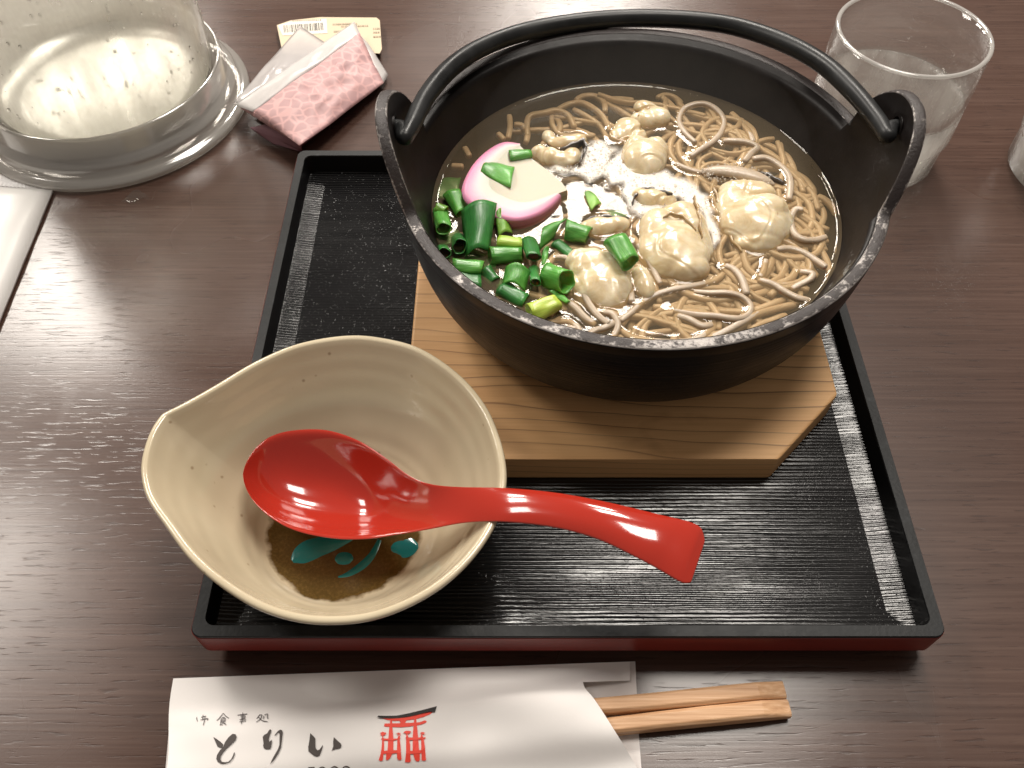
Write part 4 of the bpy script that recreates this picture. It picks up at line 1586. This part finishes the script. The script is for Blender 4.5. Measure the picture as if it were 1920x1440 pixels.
gate_red = [
    [(270, 478), (420, 487), (600, 478), (800, 450), (950, 415), (1100, 375), (1180, 352), (1250, 355), (1200, 400), (1080, 450), (930, 495), (700, 525), (500, 530), (380, 515)],
    [(320, 582), (620, 575), (870, 565), (1000, 555), (1090, 522), (1130, 530), (1125, 560), (1050, 595), (950, 615), (800, 640), (640, 655), (480, 648), (310, 638)],
    [(605, 520), (740, 515), (715, 580), (635, 585)],
    [(432, 515), (462, 515), (470, 640), (490, 860), (490, 1120), (470, 1165), (430, 1245), (390, 1285), (345, 1285), (352, 1170), (375, 1120), (390, 900), (412, 640)],
    [(893, 490), (928, 485), (945, 620), (968, 860), (985, 1090), (1000, 1160), (1000, 1290), (980, 1312), (930, 1312), (900, 1270), (870, 1165), (862, 1100), (862, 860), (878, 620)],
    [(275, 865), (310, 865), (312, 1110), (300, 1165), (285, 1295), (250, 1307), (205, 1290), (240, 1180), (262, 1050)],
    [(565, 870), (610, 860), (625, 1000), (635, 1150), (648, 1270), (630, 1288), (580, 1285), (560, 1240), (558, 1150)],
    [(735, 855), (790, 855), (815, 1000), (815, 1165), (825, 1310), (800, 1332), (712, 1328), (735, 1150)],
    [(1025, 865), (1075, 865), (1100, 1050), (1120, 1290), (1090, 1300), (1035, 1295), (1030, 1100)],
    [(255, 868), (400, 872), (560, 872), (630, 880), (560, 895), (490, 910), (400, 912), (310, 905), (255, 885)],
    [(310, 1112), (380, 1100), (560, 1095), (560, 1150), (470, 1163), (300, 1165)],
    [(720, 848), (870, 850), (1115, 848), (1110, 868), (1060, 885), (960, 895), (800, 905), (740, 880)],
    [(812, 1112), (990, 1095), (1030, 1090), (1030, 1150), (995, 1155), (870, 1168), (812, 1168)],
    [(228, 765), (285, 740), (355, 762), (335, 795), (290, 815), (235, 808), (262, 785)], [(275, 810), (295, 810), (300, 870), (275, 870)],
    [(530, 770), (585, 758), (640, 770), (600, 787)], [(555, 795), (635, 795), (625, 812), (565, 810)], [(590, 818), (615, 818), (622, 875), (565, 870)],
    [(680, 762), (715, 725), (775, 718), (835, 738), (800, 775), (745, 778)], [(738, 775), (755, 778), (785, 855), (735, 857)],
    [(1003, 765), (1045, 745), (1108, 755), (1075, 772), (1108, 785), (1050, 792)], [(1025, 790), (1045, 790), (1065, 860), (1010, 860)],
]
mb = MB()
for i, pl in enumerate(gate_red):
    print_poly(mb, S5(pl), .0003 + .00002 * i)
mb.build('gate_emblem', M['ink_red'], sleeve, smooth=False, merge=False)
mb = MB()
print_poly(mb, S5([(180, 448), (200, 428), (350, 434), (550, 428), (750, 392), (950, 345), (1130, 300), (1327, 247), (1312, 310), (1295, 350), (1180, 352), (1000, 390), (800, 435), (600, 462), (420, 470), (230, 470)]), .0009)
mb.build('emblem_roof', M['ink_black'], sleeve, smooth=False, merge=False)


def m_stick():
    t = NT('cedar_stick').set(Roughness=.55)
    rot = math.atan2(ch_ax.y, ch_ax.x)
    fib = t.noise(t.coords((25, 900, 900), rot=(0, 0, -rot)), 1, 4, .6)
    t.to(t.ramp(fib, [(.3, (.48, .26, .13)), (.55, (.63, .38, .21)), (.75, (.76, .52, .34))]), 'Base Color')
    t.to(t.bump(fib, .35, .0005), 'Normal')
    return t.m


M['stick'] = m_stick()
chop = empty('chopsticks', (CH_B.x - .03, CH_B.y, .0012), 'pair of unsplit light wood chopsticks sticking out of the sleeve', 'chopsticks')
CZ0, CZ1 = .0013, .0072
for sgn in (1, -1):
    mb = MB()
    rows = []
    L = (CH_B - CH_A).length
    for k in range(12):
        u = k / 11
        c = lerp(CH_A, CH_B, u); c.z = 0
        taper = lerp(.62, 1, min(1, u * 1.2))
        hw = .0031 * taper
        gap = lerp(.0016, .00012, sstep(.35, .85, u))
        cc = c + ch_sd * sgn * (hw + gap)
        h = CZ1 - (CZ1 - CZ0) * (1 - taper) * .6
        if k == 11: h = lerp(CZ0, h, .45)
        if k == 10: pass
        ch_ = .0011
        prof = [(-hw, CZ0), (hw, CZ0), (hw, h - ch_), (hw - ch_, h), (-hw + ch_, h), (-hw, h - ch_)]
        rows.append([cc + ch_sd * a + Vector((0, 0, z)) for a, z in prof])
    # bevelled end: add one ring just before the end at full height
    full = [p + ch_ax * -.0001 for p in rows[-2]]
    mb.grid(rows[:-1], close_u=True)
    c_last = rows[-2]
    pre = [p + ch_ax * (L / 11 - .0105) for p in c_last]
    mb.grid([c_last, pre], close_u=True)
    endr = []
    for p in pre:
        q = p + ch_ax * .0105
        if p.z > CZ0 + .001:
            q = q + Vector((0, 0, -(p.z - CZ0) * .42))
        endr.append(q)
    mb.grid([pre, endr], close_u=True)
    mb.fan(endr, sum(endr, Vector()) / len(endr))
    mb.fan(rows[0], sum(rows[0], Vector()) / len(rows[0]), flip=True)
    mb.build('stick', M['stick'], chop, smooth=False, bevel=.00035)

# ------------------------------------------------------------------ wet towel packet at the left
towel = empty('wet_towel_packet', at(10, 470, 0), 'white wrapped wet towel packet lying at the left edge of the table', 'towel packet')
mb = MB()
A, B, C, D = at(-330, 330, 0), at(101, 362, 0), at(-46, 725, 0), at(-560, 700, 0)
rows, rowb = [], []
for k in range(25):
    u = k / 24
    row, rb = [], []
    for i in range(25):
        v = i / 24
        p = lerp(lerp(A, B, v), lerp(D, C, v), u)
        q = max(0, (1 - abs(2 * v - 1) ** 5)) * max(0, (1 - abs(2 * u - 1) ** 6))
        rb.append(Vector((p.x, p.y, .0006)))
        p.z = .0022 + .0075 * q ** .6 + .0005 * noise.noise(p * 70)
        row.append(p)
    rows.append(row); rowb.append(rb)
mb.grid(rows); mb.grid(rowb, flip=True)
per = lambda g: g[0] + [r[-1] for r in g[1:]] + g[-1][::-1][1:] + [r[0] for r in g[::-1][1:-1]]
mb.grid([per(rowb), per(rows)], close_u=True)
mb.build('packet_body', simple('white_film_towel', (.80, .785, .77), .3), towel)
mb = MB()
rows = []
E = [at(-330, 318, 0), at(112, 338, 0)]
for k in range(3):
    row = []
    for i in range(121):
        v = i / 120
        p = lerp(lerp(A, B, v), lerp(E[0], E[1], v), k / 2)
        p.z = .0024 + .0003 * (1 if i % 2 else -1)
        row.append(p)
    rows.append(row)
mb.grid(rows)
mb.build('crimped_end', M['film'], towel)

# ------------------------------------------------------------------ water jug at the top left
JC = Vector((-.2400, .4400, 0))
jug = empty('water_jug', JC, 'large clear misted water jug with a ringed base, cropped by the corner', 'jug')


def lathe(c, prof, seg=96, close=False):
    rows_ = []
    for r, z in prof:
        rows_.append([Vector((c.x + r * math.cos(2 * PI * k / seg), c.y + r * math.sin(2 * PI * k / seg), z)) for k in range(seg)])
    mb_ = MB()
    mb_.grid(rows_, close_u=True, close_v=close)
    return mb_


M['jug_base'] = m_sheer('clear_base_plastic', (.95, .93, .90), .42, (.90, .87, .82), .10, 0, 2.6)
M['jug_wall'] = m_sheer('misted_jug_wall', (.98, .975, .955), .38, (.93, .91, .84), .16, 160, 1.5, .16)
M['jug_floor'] = NT('jug_floor_reflector').set(Base_Color=(.92, .91, .86), Roughness=.32, Metallic=.85).m  # metal finish so the jug bottom throws lamp light back brightly
M['water'] = m_sheer('water', (.94, .95, .94), .04, (.8, .8, .78), .02, 60, 1.33)
lathe(JC, [(.0600, .0005), (.0795, .0005), (.0805, .0018), (.0805, .0036), (.0796, .0048), (.0768, .0056), (.0750, .0066), (.0745, .0105), (.0738, .0122), (.0712, .0134), (.0698, .0150), (.0690, .0260), (.0682, .0272), (.0672, .0268), (.0668, .0150), (.0640, .0080), (.0600, .0060)], close=True).build('base_ring', M['jug_base'], jug)
lathe(JC, [(.0010, .0085), (.0480, .0085), (.0575, .0110), (.0622, .0165), (.0640, .0250), (.0648, .0600), (.0660, .1100), (.0668, .1700), (.0646, .1700), (.0636, .1100), (.0624, .0600), (.0616, .0255), (.0598, .0180), (.0560, .0130), (.0480, .0108), (.0010, .0108)]).build('jug_wall', M['jug_wall'], jug)
lathe(JC, [(.0010, .0125), (.0475, .0125), (.0575, .0152), (.0606, .0190)]).build('floor_reflector', M['jug_floor'], jug)  # reflecting sheet added over the jug's own floor to brighten it
tag(lathe(JC, [(.0005, .0880), (.0595, .0880), (.0626, .0886), (.0628, .0880)]).build('drinking_water', M['water']), 'water inside the large misted jug', 'water')
# droplets on the jug wall
bm = bmesh.new()
jr = random.Random(5)
for k in range(150):
    a = jr.uniform(-2.6, .2); z = jr.uniform(.03, .11)
    r = .0644 + (z - .025) * .026
    s = jr.uniform(.0003, .0009)
    m_ = Matrix.Translation(Vector((JC.x + r * math.cos(a), JC.y + r * math.sin(a), z))) @ Matrix.Diagonal((1, 1, jr.uniform(.8, 1.8), 1))
    bmesh.ops.create_icosphere(bm, subdivisions=2, radius=s, matrix=m_)
for f in bm.faces: f.smooth = True
me = bpy.data.meshes.new('water_beads'); bm.to_mesh(me); bm.free()
M['bead'] = NT('water_bead').set(Base_Color=(1, 1, 1), Roughness=.02, Transmission_Weight=1.0, IOR=1.33).m
me.materials.append(M['bead'])
o = bpy.data.objects.new('water_beads', me); COL.objects.link(o)
tag(o, 'beads of condensation on the side of the jug', 'condensation', kind='stuff')

# ------------------------------------------------------------------ pink wrapper and card
wr = empty('snack_wrapper', at(600, 170, 0), 'crumpled pink patterned wrapper with a clear white edge beside the jug', 'wrapper')


def patch(corners, zs, mat, name, parent, n=18, m=18, amp=.0012, bulge=.0, seed=0, solid=.0003, fr_=45):
    P4 = [at(x, y, z) for (x, y), z in zip(corners, zs)]
    mb_ = MB(); rows_ = []
    for k in range(n + 1):
        u = k / n; row = []
        for i in range(m + 1):
            v = i / m
            p = lerp(lerp(P4[0], P4[1], v), lerp(P4[3], P4[2], v), u)
            e = math.sin(PI * u) * math.sin(PI * v)
            p.z += bulge * e ** .7 + amp * noise.noise(Vector((p.x * fr_ + seed, p.y * fr_, seed))) * (.35 + .65 * e)
            p.z += amp * .5 * (1 - abs(noise.noise(Vector((p.x * fr_ * 2.2, p.y * fr_ * 2.2, seed + 3)))) * 4) * e
            p.z = max(.0006, p.z)
            row.append(p)
        rows_.append(row)
    mb_.grid(rows_)
    return mb_.build(name, mat, parent, solid=solid)


patch([(476, 208), (674, 63), (720, 156), (562, 274)], (.016, .015, .006, .014), M['wrapper'], 'pink_face', wr, 26, 26, .0036, .005, 1, .0003, 48)
patch([(449, 202), (476, 208), (562, 274), (545, 262)], (.014, .016, .014, .012), M['wrapper'], 'pink_fold', wr, 10, 6, .0006, 0, 2)
patch([(440, 196), (664, 40), (676, 64), (474, 209)], (.0165, .0145, .0152, .0162), M['film_white'], 'clear_border', wr, 8, 24, .0012, .0015, 3)
patch([(438, 192), (562, 48), (652, 108), (470, 206)], (.013, .012, .012, .0135), M['film'], 'clear_film', wr, 16, 16, .003, .003, 4)
patch([(672, 62), (690, 80), (728, 140), (718, 158)], (.0145, .009, .003, .0062), M['film_white'], 'clear_side', wr, 10, 6, .0015, .001, 5)
patch([(468, 240), (512, 229), (564, 272), (566, 284)], (.006, .011, .0125, .002), M['wrapper_in'], 'open_end', wr, 8, 8, .0016, 0, 6)
patch([(468, 240), (564, 272), (562, 284), (512, 270)], (.006, .0065, .0012, .0012), M['wrapper_in'], 'open_end', wr, 8, 8, .0018, 0, 8)
# unseen inner sheet added so that the packet casts a full shadow
patch([(470, 205), (660, 80), (716, 158), (562, 276)], (.004, .004, .002, .002), M['wrapper_in'], 'wrapper_shadow_filler', wr, 10, 10, .001, 0, 9)

card = empty('paper_tag', at(620, 70, 0), 'cream card with a white bar code label half hidden by the pink wrapper', 'card')
cz = .0052
co = [(519, 47), (545, 38), (600, 32), (706, 33), (712, 38), (716, 92), (712, 100), (530, 100)]
mb = MB()
mb.prism([at(x, y, cz - .0010) for x, y in co[::-1]], [at(x, y, cz) for x, y in co[::-1]])
mb.build('card_sheet', M['card'], card, smooth=False)
mb = MB()
mb.poly([at(x, y, cz + .0002) for x, y in ((521, 48), (546, 40), (612, 35), (614, 62), (530, 66))])
mb.build('label_sheet', M['label'], card, smooth=False)
mb = MB()
br = random.Random(2)
x = 531.0
while x < 606:
    wd = br.choice((.7, .7, 1.2, 1.9))
    dx = (x - 531) / 75
    mb.poly([at(px_, py_, cz + .0004) for px_, py_ in ((x, 47 - 5 * dx), (x + wd, 47 - 5 * dx), (x + wd + 1.2, 61 - 5 * dx), (x + 1.2, 61 - 5 * dx))])
    x += wd + br.choice((.8, 1.1, 1.9))
mb.build('bar_code', M['ink_black'], card, smooth=False, merge=False)
mb = MB()
for ry, x0, x1 in ((38, 548, 600), (46.5, 624, 668), (51, 640, 690), (57, 700, 711), (64, 700, 711), (72, 700, 711), (60, 626, 648)):
    x = x0
    while x < x1:
        wd = br.uniform(1.2, 3)
        mb.poly([at(px_, py_, cz + .0004) for px_, py_ in ((x, ry - .03 * (x - 540)), (x + wd, ry - .03 * (x - 540)), (x + wd, ry + 2.3 - .03 * (x - 540)), (x, ry + 2.3 - .03 * (x - 540)))])
        x += wd + br.uniform(.8, 2)
mb.build('printed_line', simple('faded_ink', (.30, .24, .17), .7), card, smooth=False, merge=False)

# ------------------------------------------------------------------ water glasses
M['glass_clear'] = m_sheer('tumbler_clear', (.98, .975, .965), .07, (.93, .91, .88), .05, 0, 1.6)
M['glass_mist'] = m_sheer('tumbler_misted', (.97, .965, .95), .30, (.92, .90, .87), .12, 300, 1.55, .22)
M['glass_lip_highlight'] = m_sheer('glass_lip_highlight', (.97, .965, .95), .5, (.93, .91, .88), .04, 0, 2.0)  # milky white in the lip stands in for its bright highlight
GC = Vector((.2030, .3960, 0))


def sc_(prof):
    return [(r * 1.07, z * .834) for r, z in prof]


def tumbler(c, label):
    g = empty('water_glass', c, label, 'glass', 'water glasses on the table')
    lathe(c, sc_([(.0362, .0480), (.0360, .0700), (.0358, .0882), (.0342, .0882), (.0344, .0700), (.0346, .0480)]), 80, True).build('upper_wall', M['glass_clear'], g)
    lathe(c, sc_([(.0358 + .0011 * math.cos(2 * PI * k / 12) - .0008, .0890 + .0011 * math.sin(2 * PI * k / 12)) for k in range(12)]), 80, True).build('lip', M['glass_lip_highlight'], g)
    lathe(c, sc_([(.0200, .0004), (.0322, .0006), (.0344, .0032), (.0350, .0240), (.0356, .0262), (.0364, .0280), (.0364, .0400), (.0362, .0480), (.0346, .0480), (.0346, .0300), (.0336, .0270), (.0332, .0240), (.0326, .0090), (.0200, .0060)]), 80, True).build('lower_wall', M['glass_mist'], g)
    lathe(c, sc_([(.0005, .0008), (.0300, .0008), (.0322, .0030), (.0318, .0062), (.0005, .0068)]), 64).build('glass_foot', M['glass_clear'], g)
    lathe(c, sc_([(.0005, .0515), (.0330, .0515), (.0344, .0519)]), 64).build('water_surface', M['water'], g)
    return g


tumbler(GC, 'stacking tumbler of water misted with condensation behind the iron pot')
g2x = at(1898, 315, 0.004)
tumbler(Vector((g2x.x + .0370, g2x.y, 0)), 'frosted tumbler cut off by the right edge of the picture')

# ------------------------------------------------------------------ spill on the table
mb = MB()
c = at(252, 368, 0)
ring = []
for k in range(30):
    a = 2 * PI * k / 30
    x = 252 + 22 * math.cos(a) * (1 + .25 * math.sin(3 * a)); y = 370 + 11 * math.sin(a) * (1 + .3 * math.sin(4 * a + 1)) - .25 * (22 * math.cos(a))
    ring.append((x, y))
rows = [[at(x, y, .0002) for x, y in ring], [at(lerp(252, x, .85), lerp(369, y, .85), .0008) for x, y in ring], [at(lerp(252, x, .3), lerp(369, y, .3), .0010) for x, y in ring]]
mb.grid(rows, close_u=True)
mb.fan(rows[-1], at(252, 369, .0010))
tag(mb.build('water_drop', M['water']), 'small puddle of spilt water on the table below the jug', 'water drop')

# ------------------------------------------------------------------ steam over the soup
mb = MB()
rows = []
for k in range(13):
    u = k / 12
    r = .074 * math.sin(PI * (.04 + .92 * u)) ** .6 * (1 - .25 * u)
    rows.append([Vector((PC.x + r * 1.05 * math.cos(2 * PI * i / 40), PC.y + .004 + r * math.sin(2 * PI * i / 40), ZS + .0075 + .055 * u)) for i in range(40)])
mb.grid(rows, close_u=True)
mb.fan(rows[0], (PC.x, PC.y + .004, ZS + .0072), flip=True)
mb.fan(rows[-1], (PC.x, PC.y + .004, ZS + .063))
vm = bpy.data.materials.new('steam')
vm.use_nodes = True
vt = vm.node_tree
vt.nodes.remove(vt.nodes['Principled BSDF'])
pv = vt.nodes.new('ShaderNodeVolumePrincipled')
pv.inputs['Color'].default_value = (1, .98, .95, 1)
pv.inputs['Density'].default_value = 0.35
vt.links.new(pv.outputs[0], vt.nodes['Material Output'].inputs['Volume'])

tag(mb.build('steam', vm), 'faint steam rising from the hot soup', 'steam', kind='stuff')
